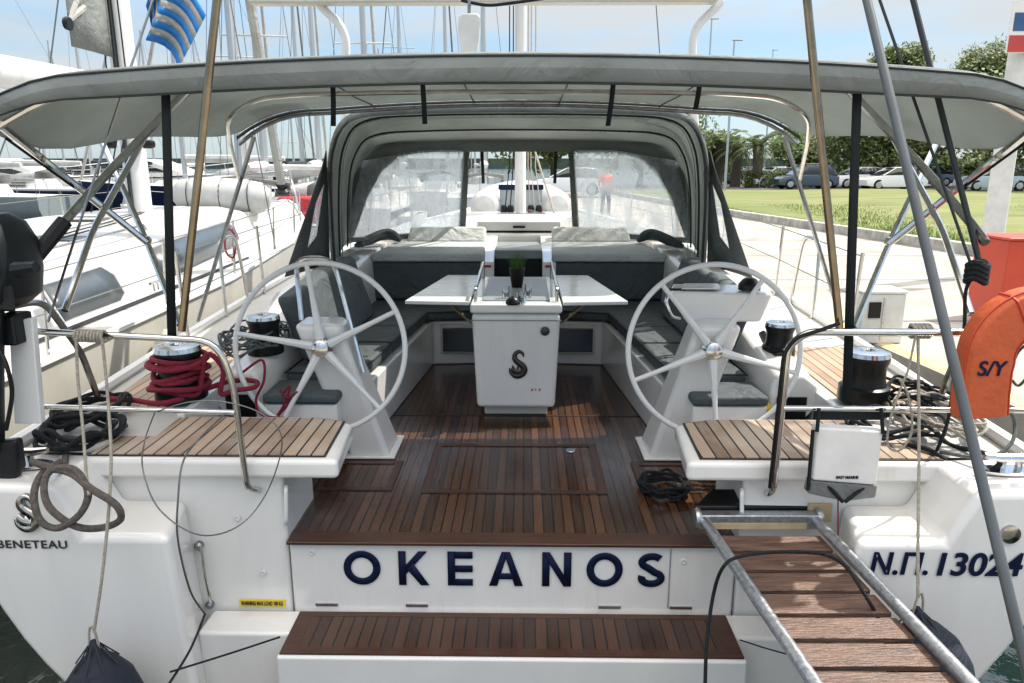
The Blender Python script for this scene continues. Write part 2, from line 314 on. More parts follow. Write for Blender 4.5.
# grass
gm_, t, b = newmat('lawn'); n = t.nodes.new; l = t.links.new
a = n('ShaderNodeTexCoord'); n1 = n('ShaderNodeTexNoise'); n1.inputs['Scale'].default_value = .35; n1.inputs['Detail'].default_value = 9; n1.inputs['Roughness'].default_value = .7
mpn = n('ShaderNodeMapping'); mpn.inputs['Scale'].default_value = (.5, 1.6, 1); l(a.outputs['Object'], mpn.inputs[0]); l(mpn.outputs[0], n1.inputs['Vector'])
r = n('ShaderNodeValToRGB'); e = r.color_ramp.elements; e[0].position = .30; e[0].color = (.055, .085, .014, 1); e[1].position = .72; e[1].color = (.21, .185, .095, 1)
x = e.new(.5); x.color = (.125, .145, .027, 1); l(n1.outputs['Fac'], r.inputs[0])
n2 = n('ShaderNodeTexNoise'); n2.inputs['Scale'].default_value = 14; n2.inputs['Detail'].default_value = 6; l(a.outputs['Object'], n2.inputs['Vector'])
mm = n('ShaderNodeMixRGB'); mm.blend_type = 'OVERLAY'; mm.inputs[0].default_value = .6; l(r.outputs[0], mm.inputs[1]); l(n2.outputs['Fac'], mm.inputs[2]); l(mm.outputs[0], b.inputs['Base Color'])
b.inputs['Roughness'].default_value = .9; M['lawn'] = gm_
def leafmat(name, c):
    m, t, b = newmat(name); n = t.nodes.new; l = t.links.new
    a = n('ShaderNodeTexCoord'); g = n('ShaderNodeTexNoise'); g.inputs['Scale'].default_value = 1.2; g.inputs['Detail'].default_value = 4; l(a.outputs['Object'], g.inputs['Vector'])
    r = n('ShaderNodeValToRGB'); r.color_ramp.elements[0].position = .35; r.color_ramp.elements[1].position = .65
    r.color_ramp.elements[0].color = (*[x * .55 for x in c], 1); r.color_ramp.elements[1].color = (*[x * 1.25 for x in c], 1); l(g.outputs['Fac'], r.inputs[0]); l(r.outputs[0], b.inputs['Base Color'])
    b.inputs['Roughness'].default_value = .6
    tl = n('ShaderNodeBsdfTranslucent'); l(r.outputs[0], tl.inputs[0]); ms = n('ShaderNodeMixShader'); ms.inputs[0].default_value = .35
    l(b.outputs[0], ms.inputs[1]); l(tl.outputs[0], ms.inputs[2]); l(ms.outputs[0], t.nodes['Material Output'].inputs[0]); return m
M['leaf'] = leafmat('tree_leaves', (.13, .18, .045)); M['leaf2'] = leafmat('bright_leaves', (.12, .18, .03)); M['palm'] = leafmat('palm_fronds', (.09, .13, .04))

# ------------------------------------------------------------------ the setting
MB().box(-900, 900, -60, 1500, -1.06, -1.05).build('water', M['water']); bpy.data.objects['water']['kind'] = 'structure'
QZ = -.10
def struct(o): o['kind'] = 'structure'; return o
struct(MB().prism([(-40, .85, -3), (3.9, .85, -3), (2.5, 29, -3), (2.5, 80, -3), (200, 80, -3), (200, -30, -3), (-40, -30, -3)], (0, 0, QZ + 3)).build('quay', M['conc']))
# joints and a painted yellow edge
m_ = MB()
for i in range(16):
    y = 2 + i * 3.1; m_.box(3.2 + max(0, (8 - y) * .04), 9.5, y, y + .02, QZ + .003, QZ + .005)
struct(m_.build('quay_joints', M['asph']))
struct(MB().prism([(3.93, .85, QZ), (4.08, .85, QZ), (2.68, 29, QZ), (2.53, 29, QZ)], (0, 0, .004)).build('quay_edge_line', M['yel']))
K0 = V(10.4, 4.0); K1 = V(9.1, 13.4); K2 = V(7.6, 25.0); K3 = V(6.4, 40.0); K4 = V(6.0, 50.0)
kp = [K0, K1, K2, K3, K4]
mk = MB(); mg = MB()
for a, b in zip(kp[:-1], kp[1:]):
    mk.prism([(a.x, a.y, QZ - .05), (a.x + .22, a.y, QZ - .05), (b.x + .22, b.y, QZ - .05), (b.x, b.y, QZ - .05)], (0, 0, .05 + .22))
struct(mk.build('kerb', M['kerb'], bevel=.02))
def kx(y):
    for a, b in zip(kp[:-1], kp[1:]):
        if y <= b.y: return a.x + (b.x - a.x) * (y - a.y) / (b.y - a.y)
    return kp[-1].x
rows = []
for i in range(60):
    y = 4 + i * 46 / 59; x0 = kx(y) + .23
    rows.append([(x0 + (140 - x0) * (j / 40) ** 2, y, QZ + .16 + .05 * math.sin(x0 * 3 + j) * (j > 0)) for j in range(41)])
struct(MB().grid(rows).build('lawn', M['lawn']))
# grass blades along the kerb and over the near lawn
g = MB()
for i in range(26000):
    y = 5 + 26 * random.random() ** 1.4; x = kx(y) + .24 + (random.random() ** 2.2) * 14
    if random.random() < .0 : continue
    h = random.uniform(.01, .05) * (2 if x - kx(y) < .4 else 1); a = random.random() * 6.28; dx, dy = math.cos(a) * .012, math.sin(a) * .012; lx, ly = random.uniform(-.04, .04), random.uniform(-.04, .04)
    z = QZ + .12; g.add([(x - dx, y - dy, z), (x + dx, y + dy, z), (x + lx, y + ly, z + .05 + h)], [(0, 1, 2)])
tag(g.build('grass', M['leaf2']), 'short sunlit grass blades growing behind the stone kerb', 'grass', kind='stuff')
struct(MB().box(5, 160, 50, 79, QZ, QZ + .10).build('car_park', M['asph']))
struct(MB().box(-900, 900, 620, 670, -2, 7).build('far_shore', M['shore']))

# ------------------------------------------------------------------ far yachts
far_n = 0
def yacht(x, y, h, Lh, beam, rot, mh, label, hullm='wht', stripe=None, cover='cover', spread=2, boom=True, clutter=True, name='sailing_yacht'):
    t = thing(name, label, 'yacht', (x, y, -1.05), 'yachts moored across the harbour', rz=rot); o = dict(local=True)
    n = 9; rows = []
    for i in range(n):
        f = i / (n - 1); b = beam / 2 * (min(1, .82 + f * .6) if f < .35 else (1 - ((f - .35) / .65) ** 2.2)) + .02; Yy = -Lh / 2 + f * Lh; s = h * (1 + .25 * f * f)
        rows.append([(-b, Yy, s), (-b * .98, Yy, h * .5), (-b * .8, Yy, .05), (-b * .4, Yy, -.3), (b * .4, Yy, -.3), (b * .8, Yy, .05), (b * .98, Yy, h * .5), (b, Yy, s)])
    m = MB().grid(rows); k0 = rows[0]; m.add(k0, [tuple(range(8))])
    m.build('hull', M[hullm], t, **o)
    MB().grid([[(r[0][0], r[0][1], r[0][2]), (0, r[0][1], r[0][2] + .05), (r[7][0], r[7][1], r[7][2])] for r in rows]).build('deck', M['deckgel'], t, **o)
    if stripe:
        MB().grid([[(r[0][0] * 1.012, r[0][1], r[0][2] - .1), (r[1][0] * 1.02, r[1][1], r[0][2] - .35)] for r in rows]).build('stripe', M[stripe], t, solid=.01, **o)
        MB().grid([[(r[7][0] * 1.012, r[7][1], r[7][2] - .1), (r[6][0] * 1.02, r[6][1], r[7][2] - .35)] for r in rows]).build('stripe', M[stripe], t, solid=.01, **o)
    w = beam * .3
    cab = MB().hexa([(-w, -Lh * .18, h), (w, -Lh * .18, h), (w * .7, Lh * .22, h), (-w * .7, Lh * .22, h), (-w * .85, -Lh * .16, h + .55), (w * .85, -Lh * .16, h + .55), (w * .5, Lh * .17, h + .4), (-w * .5, Lh * .17, h + .4)]).build('cabin', M['wht'], t, bevel=.05, **o)
    for s in (-1, 1):
        MB().hexa([(s * w * .96, -Lh * .12, h + .18), (s * w * .99, -Lh * .12, h + .18), (s * w * .82, Lh * .1, h + .16), (s * w * .79, Lh * .1, h + .16), (s * w * .9, -Lh * .12, h + .4), (s * w * .93, -Lh * .12, h + .4), (s * w * .76, Lh * .08, h + .34), (s * w * .73, Lh * .08, h + .34)]).build('window', M['glass'], t, **o)
    if mh:
        mm = MB().tube([(0, Lh * .08, h), (0, Lh * .08, h + mh)], [.14, .11], 8).build('mast', M['alu'], t, **o)
        for q in range(spread):
            z = h + mh * (q + 1) / (spread + 1); MB().tube([(-beam * .3, Lh * .08 - .1, z), (0, Lh * .08, z + .03), (beam * .3, Lh * .08 - .1, z)], .035, 6).build('spreader', M['alu'], mm, **o)
        rg = MB()
        for s in (-1, 1):
            rg.tube([(s * beam * .45, Lh * .06, h), (s * beam * .3, Lh * .08 - .1, h + mh / (spread + 1)), (0, Lh * .08, h + mh * .98)], .012, 4)
        rg.tube([(0, -Lh * .5, h), (0, Lh * .08, h + mh)], .012, 4)
        rg.build('rigging', M['wire'], t, **o)
        MB().tube([(0, Lh * .49, h * 1.2), (0, Lh * .09, h + mh * .95)], [.07, .05], 6).build('furled_jib', M['sail'] if cover != 'navyfab' else M['sailg'], t, **o)
        if boom:
            MB().tube([(0, Lh * .07, h + 1.5), (0, -Lh * .15, h + 1.5), (0, -Lh * .32, h + 1.5)], [.22, .19, .12], 8).build('boom_cover', M[cover], t, **o)
    r1 = MB()
    for s in (-1, 1):
        top = []
        for r in rows[:-1]:
            p = Vector(r[7] if s > 0 else r[0]); r1.tube([p, p + V(0, 0, .6)], .014, 4); top.append(p + V(0, 0, .6))
        r1.tube(top, .008, 4)
    r1.build('railing', M['steel'], t, **o)
    if clutter:
        MB().grid([[(-w, -Lh * .16, h + .5), (-w, -Lh * .17, h + 1.0), (0, -Lh * .17, h + 1.15), (w, -Lh * .17, h + 1.0), (w, -Lh * .16, h + .5)], [(-w * .8, -Lh * .05, h + .4), (-w * .8, -Lh * .06, h + .8), (0, -Lh * .06, h + .95), (w * .8, -Lh * .06, h + .8), (w * .8, -Lh * .05, h + .4)]]).build('sprayhood', M[cover], t, solid=.02, **o)
    return t
def at(u, Y): return P(u, 170, Y).x
specs = [  # u, Y, h, L, beam, rot, mast, label, hull, stripe, cover
    (8, 46, 1.3, 14, 4.2, 1.57, 17, 'white yacht with navy side stripe lying broadside at far left', 'wht', 'navy', 'cover'),
    (58, 62, 1.3, 12, 3.8, 1.5, 9.3, 'distant yacht with a short mast above the left end of the grey canopy', 'wht', None, 'navyfab'),
    (-40, 38, 1.2, 11, 3.6, 1.4, 15, 'grey-hulled yacht half cut off by the left edge', 'pvcg', None, 'cover'),
    (104, 55, 1.3, 13, 4, 1.3, 16, 'white yacht lying behind the crossing canopy tubes', 'wht', 'navy', 'navyfab'),
    (205, 40, 1.5, 13, 4, 1.65, 17, 'navy-hulled yacht behind the rolled white tender', 'navy', None, 'cover'),
    (243, 33, 1.2, 12, 3.8, .3, 18, 'white yacht whose grey mast rises left of the furled headsail', 'wht', None, 'cover'),
    (262, 27, 1.1, 12, 3.7, .2, 18, 'white yacht with the thickest mast left of the dodger', 'wht', 'navy', 'cover'),
    (300, 44, 1.2, 12, 3.8, .1, 16, 'yacht with navy sail cover seen left of the dodger hoop', 'wht', None, 'navyfab'),
    (318, 36, 1.2, 11, 3.6, .15, 17, 'yacht with a white sail cover just left of the dodger', 'wht', None, 'cover'),
    (366, 30, 1.3, 12, 3.8, .05, 18, 'yacht whose mast stands above the dodger left corner', 'wht', 'navy', 'cover'),
    (404, 58, 1.2, 12, 3.8, .2, 15, 'far yacht behind the left plastic window', 'wht', None, 'cover'),
    (445, 48, 1.2, 12, 3.8, -.1, 17, 'far yacht with navy cover beside the left window post', 'wht', None, 'navyfab'),
    (484, 40, 1.2, 11, 3.6, 0, 16, 'white yacht seen through the open windscreen gap', 'wht', 'navy', 'cover'),
    (160, 75, 1.2, 12, 3.8, .9, 14, 'very distant yacht framed between the black strap and the steel rod', 'wht', None, 'cover'),
]
for (u, Y, h, Lh, bm_, rot, mh, lab, hm, stp, cv) in specs:
    yacht(at(u, Y), Y, h, Lh, bm_, rot, mh, lab, hm, stp, cv)
# more moored boats as a receding row, each its own
cols = ['with a pale blue sprayhood', 'with a grey boom bag', 'with a dark sprayhood', 'with a white boom bag', 'with a cream sprayhood']
for i in (0, 2, 3, 5, 7, 9, 11):
    u = -30 + i * 46; Y = 82 + (i * 37 % 23)
    where = ['far left corner', 'left canopy corner', 'crossed canopy tubes', 'second canopy tube', 'black strap', 'neighbouring mast', 'rolled tender', 'furled headsail', 'dodger left wing', 'left plastic window', 'left window post', 'open windscreen gap'][i]
    yacht(at(u, Y), Y, 1.2, 12, 3.7, random.uniform(-.3, .3), 12 + (i * 5 % 7), 'small pale yacht in the farthest row, in line with the ' + where, 'wht', None, 'cover' if i % 2 else 'navyfab')
# red covered boat
t = yacht(at(296, 25), 25, .9, 7, 2.6, .35, 0, 'small boat under a dark red canvas cover beyond the white bow', 'wht', None, 'redcan', clutter=False, name='covered_boat')
t['group'] = 'boats near the bow'
MB().hexa([(-1, -2.6, .95), (1, -2.6, .95), (1, 2.4, 1.0), (-1, 2.4, 1.0), (-.7, -2.4, 1.75), (.7, -2.4, 1.75), (.5, 2.0, 1.6), (-.5, 2.0, 1.6)]).build('canvas_cover', M['redcan'], t, bevel=.1, local=True)
# crossing white-boomed yacht
yacht(at(285, 26) - 1, 27, 1.0, 11, 3.6, 1.5, 15, 'white yacht lying across the view with a long pale boom cover', 'wht', None, 'cover')
# motor yachts
def motor(u, Y, rot, label):
    t = thing('motor_yacht', label, 'motor yacht', (at(u, Y), Y, -1.05), 'motor yachts at left', rz=rot); o = dict(local=True)
    pr = [(-7, .2), (-7, 1.5), (-4, 1.7), (3, 1.9), (7, 2.2), (6, .6), (5, .1)]
    MB().prism([(x, -2, z) for x, z in pr], (0, 4, 0)).build('hull', M['wht'], t, bevel=.12, **o)
    MB().prism([(x, -1.5, z) for x, z in [(-5, 1.6), (-4.6, 3.0), (-.5, 3.1), (2.8, 1.9)]], (0, 3, 0)).build('cabin', M['wht'], t, bevel=.1, **o)
    for s in (-1.52, 1.5): MB().prism([(x, s, z) for x, z in [(-4.4, 2.1), (-4.3, 2.65), (-.6, 2.7), (1.3, 2.1)]], (0, .02, 0)).build('window', M['glass'], t, **o)
    for x in (-4, -1.5, 3.2):
        for s in (-2.015, 1.995): MB().box(x, x + 1.1, s, s + .02, 1.0, 1.3).build('porthole', M['glass'], t, **o)
    for s in (-2.02, 1.98): MB().prism([(x, s, z) for x, z in [(-6.9, 1.42), (-6.9, 1.52), (6.5, 2.05), (6.7, 1.95)]], (0, .04, 0)).build('stripe', M['navy'], t, **o)
    MB().tube([(-6.5, -1.9, 1.6), (-6.5, -1.9, 2.3), (4, -1.9, 2.6), (6.5, -1, 2.9)], .03, 5).build('railing', M['steel'], t, **o)
motor(20, 50, .12, 'white motor yacht with navy trim line and square portholes at left'); motor(-60, 66, .05, 'farther motor yacht at the left edge of the view'); motor(165, 60, -.1, 'motor yacht partly behind the neighbouring mast')

# ------------------------------------------------------------------ trees
def tree(u, Y, h, cw, leaf, label, seed, nleaf=9000, trunkh=.35):
    rnd = random.Random(seed); x = at(u, Y); t = thing('tree', label, 'tree', (x, Y, QZ), 'trees behind the parked cars')
    m = MB(); th = h * trunkh
    m.tube([(0, 0, -.1), (.1, 0, th * .5), (.05, .1, th), (0, 0, h * .75)], [.28, .2, .16, .05], 8)
    lobes = []
    for k in range(9):
        a = k * 2.4; rr = cw * .5 * rnd.uniform(.35, .75); z = th + (h - th) * rnd.uniform(.25, .85)
        e = V(math.cos(a) * rr, math.sin(a) * rr, z); m.tube([(0, 0, th * rnd.uniform(.8, 1.1)), e * .5 + V(0, 0, th * .45), e], [.1, .06, .025], 6)
        lobes.append((e, cw * rnd.uniform(.20, .32)))
    for k in range(4): lobes.append((V(rnd.uniform(-.28, .28) * cw, rnd.uniform(-.2, .2) * cw, h * rnd.uniform(.76, .9)), cw * rnd.uniform(.15, .24)))
    m.build('trunk', M['bark'], t, local=True)
    g = MB()
    for i in range(nleaf):
        e, r0 = rnd.choice(lobes); d = V(rnd.gauss(0, 1), rnd.gauss(0, 1), rnd.gauss(0, .75)); d = d.normalized() * r0 * (rnd.random() ** .4) * (1 + .35 * rnd.gauss(0, 1) * .5)
        p = e + d; a = V(rnd.gauss(0, 1), rnd.gauss(0, 1), rnd.gauss(0, 1)).normalized() * rnd.uniform(.10, .22); b = a.orthogonal().normalized() * a.length * .6
        g.add([p - a, p + b, p + a, p - b], [(0, 1, 2, 3)])
    g.build('crown', M[leaf], t, local=True); return t
tree(712, 62, 3.9, 5, 'leaf2', 'low rounded tree right of the dodger, left of the palms', 1)
tree(800, 66, 4.2, 5, 'leaf2', 'bright green round bush-like tree behind the dark parked car', 2)
tree(855, 58, 6.5, 9, 'leaf', 'spreading dark tree above the white hatchback', 3)
tree(888, 60, 11.3, 4.5, 'leaf', 'tallest narrow tree poking above the canopy', 4)
tree(925, 58, 7, 10, 'leaf', 'wide tree behind the crossed steel tubes', 5)
tree(985, 60, 10.8, 7.5, 'leaf', 'broad tree rising above the canopy next to the sign', 6, 14000)
tree(1035, 50, 7, 9, 'leaf2', 'light green tree right of the white pillar', 7)
tree(1075, 60, 9, 11, 'leaf', 'big tree at the right edge of the lawn', 8)
tree(552, 46, 5.6, 7, 'leaf', 'dark tree seen through the windscreen gap right of the mast', 9)
tree(640, 60, 6, 10, 'leaf', 'tree behind the right plastic window', 10)
def palm(u, Y, h, label, seed, fl=2.1):
    rnd = random.Random(seed); t = thing('palm_tree', label, 'palm tree', (at(u, Y), Y, QZ), 'palm trees beyond the lawn')
    MB().tube([(0, 0, -.1), (.05, 0, h * .5), (0, 0, h)], [.42, .36, .4], 9).build('trunk', M['bark'], t, local=True)
    g = MB()
    for k in range(30):
        a = k * 2.399; el = rnd.uniform(-.5, 1.2); L_ = fl * rnd.uniform(.8, 1.1); prev = V(0, 0, h); side = V(-math.sin(a), math.cos(a), 0)
        for s in range(7):
            f = (s + 1) / 7; ang = el - f * 1.1; nx = prev + V(math.cos(a) * math.cos(ang), math.sin(a) * math.cos(ang), math.sin(ang)) * L_ / 7
            w = .34 * math.sin(math.pi * min(.95, f * .85 + .12))
            for sg in (-1, 1):
                for q in range(2):
                    b0 = prev.lerp(nx, q * .5); b1 = prev.lerp(nx, q * .5 + .28); g.add([b0, b1, b1 + side * sg * w + V(0, 0, -.12) + (nx - prev) * .6, b0 + side * sg * w * .9 + V(0, 0, -.14) + (nx - prev) * .6], [(0, 1, 2, 3)])
            prev = nx
    g.build('crown', M['palm'], t, local=True)
palm(757, 56, 3.1, 'squat palm standing clear of the other trees beyond the lawn', 21, 2.4); palm(736, 58, 3.0, 'palm partly behind the low rounded tree', 22, 2.2); palm(718, 60, 3.4, 'palm farthest left, with its crown rising out of the round tree', 23, 2.2)
# hedge
g = MB(); rnd = random.Random(5)
for i in range(3500):
    p = V(at(745, 56) + rnd.uniform(0, 6), 56 + rnd.uniform(-.5, .5), QZ + .1 + 1.2 * rnd.random() ** .8); a = V(rnd.gauss(0, 1), rnd.gauss(0, 1), rnd.gauss(0, 1)).normalized() * .1; b = a.orthogonal().normalized() * .07
    g.add([p - a, p + b, p + a, p - b], [(0, 1, 2, 3)])
tag(origin_fix(g.build('hedge', M['leaf']), (at(745, 56) + 3, 56, QZ)), 'clipped low hedge beside the parked dark car', 'hedge')

g = MB(); rnd = random.Random(9)
for i in range(26000):
    x = rnd.uniform(34, 150); hh = 5.5 + 2.2 * math.sin(x * .21) + 1.4 * math.sin(x * .53 + 1); p = V(x, 92 + rnd.uniform(-2, 2), QZ + hh * rnd.random() ** .7); a = V(rnd.gauss(0, 1), rnd.gauss(0, 1), rnd.gauss(0, 1)).normalized() * rnd.uniform(.25, .55); b = a.orthogonal().normalized() * a.length * .7
    g.add([p - a, p + b, p + a, p - b], [(0, 1, 2, 3)])
tag(g.build('far_wood', M['leaf']), 'continuous dark band of foliage far behind the car park', 'trees', kind='stuff')

# ------------------------------------------------------------------ cars
def car(u, Y, rot, cm, label, kind=0):
    z0 = QZ + .10; t = thing('parked_car', label, 'car', (at(u, Y), Y, z0), 'cars parked beyond the lawn', rz=rot); o = dict(local=True)
    Hh = [1.48, 1.72][kind]
    def sec(x, w, zb, zt, tw): return [(x, -w, zb), (x, -w * 1.02, (zb + zt) / 2), (x, -tw, zt), (x, tw, zt), (x, w * 1.02, (zb + zt) / 2), (x, w, zb)]
    rows = [sec(-2.1, .72, .35, .75, .62), sec(-2.0, .82, .25, .9, .72), sec(-1.4, .88, .22, .98, .78), sec(0, .9, .2, .98, .82), sec(1.0, .9, .2, .96, .8), sec(1.7, .86, .22, .86, .74), sec(2.05, .76, .28, .68, .62)]
    m = MB().grid(rows); m.add(rows[0], [tuple(range(6))]); m.add(rows[-1], [tuple(range(6))]); m.add([r[0] for r in rows] + [r[-1] for r in rows[::-1]], [tuple(range(14))])
    m.build('body', cm, t, bevel=.04, **o)
    gl = [sec(-1.95, .74, .9, 1.0, .70), sec(-1.5, .78, .92, Hh - .08, .60), sec(-.9, .8, .94, Hh - .02, .62), sec(.1, .8, .94, Hh - .04, .62), sec(1.15, .76, .9, .98, .7)]
    m = MB().grid(gl); m.add(gl[0], [tuple(range(6))]); m.build('windows', M['glass'], t, **o)
    m = MB().grid([[(-1.55, -.62, Hh - .09), (-1.55, 0, Hh - .05), (-1.55, .62, Hh - .09)], [(-.9, -.64, Hh - .01), (-.9, 0, Hh + .02), (-.9, .64, Hh - .01)], [(.15, -.64, Hh - .035), (.15, 0, Hh), (.15, .64, Hh - .035)]]); m.build('roof', cm, t, solid=.03, **o)
    m = MB()
    for s in (-1, 1):
        for (x, xt) in ((-1.75, -1.5), (-.35, -.35), (1.05, .15)): m.tube([(x, s * .79, .95), (xt, s * .64, Hh - .05)], .035, 5)
    m.build('pillars', cm, t, **o)
    for x in (-1.3, 1.32):
        for s in (-1, 1):
            w = MB().lathe([(.2, -.1), (.33, -.1), (.345, -.05), (.345, .08), (.3, .1)], (x, s * .80, .345), (0, s, 0), 20).build('tyre', M['rub'], t, **o)
            MB().lathe([(.21, .085), (.21, .105), (.05, .115)], (x, s * .80, .345), (0, s, 0), 12).build('rim', M['alu'], w, **o)
    for s in (-1, 1):
        MB().ball((1.93, s * .6, .66), .12, .16, .09, 8, 6).build('headlight', M['clear'], t, **o); MB().ball((-2.05, s * .62, .78), .06, .12, .1, 8, 6).build('tail_light', M['lam'], t, **o)
cw_ = carmat('white_car_paint', (.75, .75, .74)); cd = carmat('dark_car_paint', (.02, .035, .05)); cs = carmat('silver_blue_car_paint', (.35, .42, .46)); cg = carmat('grey_car_paint', (.2, .21, .22))
car(806, 53, R(180), cd, 'dark blue SUV parked left of the white cars', 1)
car(772, 57, R(200), cw_, 'white car mostly hidden behind the dark SUV')
car(858, 55, R(188), cw_, 'white estate car parked behind the white hatchback')
car(893, 51, R(182), cw_, 'white hatchback parked across the middle of the lawn edge')
car(993, 49, R(176), cs, 'silver-blue saloon parked behind the white pillar')
car(1040, 56, R(180), cg, 'grey car at the far right edge')
car(722, 66, R(180), cd, 'black car under the palms'); car(747, 68, R(180), cg, 'grey car under the palms, right of the black one')
car(925, 60, R(180), cd, 'dark car behind the crossed tubes'); car(570, 42, R(170), cw_, 'white car seen through the windscreen gap'); car(1075, 53, R(180), cw_, 'white car just past the right edge')
# lamp posts
for (u, Y, h, lab) in ((726, 48, 9, 'slim grey lamp post beside the palms'), (703, 58, 12, 'thin tall pole just right of the dodger'), (764, 80, 13, 'distant pole above the palm')):
    t = thing('lamp_post', lab, 'lamp post', (at(u, Y), Y, QZ + .1), 'poles beyond the lawn'); MB().tube([(0, 0, 0), (0, 0, h)], [.09, .05], 8).build('pole', M['gal'], t, local=True)
    MB().box(-.1, .5, -.08, .08, h - .02, h + .06).build('lamp_head', M['gal'], t, bevel=.02, local=True)

# person on the quay
def person(loc, rz):
    t = thing('person', 'person in orange vest and dark trousers standing on the quay, seen through the right window', 'person', loc, rz=rz)
    J = dict(p=(0, 0, .9), c=(0, .02, 1.15), s=(0, .02, 1.38), n=(0, .02, 1.47), h=(0, 0, 1.57), t=(0, 0, 1.68), ls=(-.18, .02, 1.36), le=(-.24, .06, 1.1), lw=(-.2, -.08, .9), lh=(-.19, -.12, .83), rs=(.18, .02, 1.36), re=(.25, .05, 1.1), rw=(.24, -.04, .86), rh=(.24, -.06, .78), lp=(-.09, 0, .86), lk=(-.11, -.03, .48), la=(-.12, .03, .08), lt=(-.13, -.12, .04), rp=(.09, 0, .86), rk=(.11, -.05, .48), ra=(.13, .0, .08), rt=(.15, -.14, .04))
    rad = dict(p=.14, c=.13, s=.14, n=.055, h=.095, t=.07, ls=.065, le=.045, lw=.03, lh=.035, rs=.065, re=.045, rw=.03, rh=.035, lp=.1, lk=.065, la=.045, lt=.04, rp=.1, rk=.065, ra=.045, rt=.04)
    E = 'p-c c-s s-n n-h h-t s-ls ls-le le-lw lw-lh s-rs rs-re re-rw rw-rh p-lp lp-lk lk-la la-lt p-rp rp-rk rk-ra ra-rt'.split()
    def skin(name, ks, es, k, mt):
        me = bpy.data.meshes.new(name); ids = {a: i for i, a in enumerate(ks)}; me.from_pydata([J[a] for a in ks], [tuple(ids[q] for q in e.split('-')) for e in es], []); me.materials.append(mt)
        o = bpy.data.objects.new(name, me); C.objects.link(o); o.parent = t; m = o.modifiers.new('skin', 'SKIN'); m.use_smooth_shade = True
        for a, i in ids.items(): me.skin_vertices[0].data[i].radius = (rad[a] + k, rad[a] * .85 + k)
        me.skin_vertices[0].data[0].use_root = True; s = o.modifiers.new('sub', 'SUBSURF'); s.levels = 1; s.render_levels = 2; return o
    skin('body', list(J), E, 0, M['skin'])
    skin('vest', ['p', 'c', 's', 'ls', 'rs', 'le', 're'], ['p-c', 'c-s', 's-ls', 's-rs', 'ls-le', 'rs-re'], .018, M['vest'])
    skin('trousers', ['p', 'lp', 'lk', 'la', 'rp', 'rk', 'ra'], ['p-lp', 'lp-lk', 'lk-la', 'p-rp', 'rp-rk', 'rk-ra'], .015, M['trous'])
    MB().ball((0, .02, 1.64), .1, .11, .1).build('hair', M['hair'], t, local=True)
pp = PZ(605, 216, QZ); person((pp.x, pp.y, QZ), R(15))

# ------------------------------------------------------------------ quay furniture
x = at(1000, 12); t = thing('sign_pillar', 'thick white pillar with blue and red sign at its top, beside the lawn', 'pillar', (7.62, 11.8, QZ)); o = dict(local=True)
MB().lathe([(.20, 0), (.20, .1), (.16, .12), (.15, 4.6)], n=24).build('pillar', M['pbox'], t, **o)
bd = MB().box(-.34, .60, -.22, -.17, 3.33, 4.3).build('sign_board', M['wht'], t, bevel=.01, **o)
MB().box(-.30, .56, -.226, -.222, 3.63, 3.88).build('blue_panel', M['blued'], bd, **o); MB().box(-.34, .60, -.226, -.222, 3.34, 3.57).build('red_panel', M['redd'], bd, **o)
t = thing('electric_cabinet', 'red metal cabinet on the quay beside the white pillar', 'cabinet', (5.78, 8.3, QZ - .09))
b_ = MB().box(-.42, .7, -.3, .3, 0, 1.02).build('cabinet', M['red'], t, bevel=.015, **o)
MB().box(-.12, .62, -.312, -.302, .08, .94).build('door', M['red'], t, bevel=.008, **o); MB().box(-.44, .72, -.33, .32, 1.02, 1.05).build('lid', M['red'], t, bevel=.01, **o)
m = MB()
for k in range(6): m.box(.2, .5, -.318, -.313, .3 + k * .03, .315 + k * .03)
m.build('vent', M['piping'], t, **o)
bp_ = PZ(873, 341, QZ); t = thing('service_pedestal', 'low white service box with cables standing on the quay edge', 'service box', (bp_.x, bp_.y, QZ))
MB().box(-.20, .22, -.12, .22, 0, .50).build('cabinet', M['pbox'], t, bevel=.015, **o); MB().box(-.21, .23, -.13, .23, .5, .53).build('lid', M['wht'], t, bevel=.01, **o)
MB().box(-.14, -.02, -.135, -.12, .26, .42).build('socket', M['blk'], t, bevel=.01, **o); MB().box(.0, .02, -.128, -.12, .04, .46).build('door_seam', M['gal'], t, **o)

# ------------------------------------------------------------------ neighbouring yacht at left
NX = -5.25
t = NB = thing('neighbour_yacht', 'large white sailing yacht moored alongside at left with long grey windows', 'yacht', (NX, 3, 0))
st_ = [(2.3, 1.95, .30), (4.7, 2.15, .33), (8, 2.2, .4), (11, 2.0, .5), (14, 1.35, .62), (16.5, .5, .75), (17.6, .03, .8)]
rows = [[(NX - b, y, s), (NX - b * .97, y, -.3), (NX - b * .8, y, -1.0), (NX, y, -1.3), (NX + b * .8, y, -1.0), (NX + b * .97, y, -.3), (NX + b, y, s)] for y, b, s in st_]
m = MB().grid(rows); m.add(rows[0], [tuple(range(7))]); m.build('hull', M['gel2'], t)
MB().grid([[(NX - b, y, s), (NX - b * .5, y, s + .03), (NX + b * .5, y, s + .03), (NX + b, y, s)] for y, b, s in st_]).build('deck', M['deckgel'], t)
m = MB()
for s_ in (-1, 1): m.tube([(NX + s_ * b, y, s + .02) for y, b, s in st_], .03, 6)
m.build('toe_rail', M['wht'], t)
cab = [[(NX - w, y, s - .1), (NX - w * .86, y, zt - .08), (NX - w * .5, y, zt), (NX + w * .5, y, zt), (NX + w * .86, y, zt - .08), (NX + w, y, s - .1)] for y, w, s, zt in [(4.6, 1.62, .36, .74), (7, 1.66, .38, .86), (9.5, 1.5, .45, .98), (12, 1.1, .52, .98), (13.8, .6, .62, .72)]]
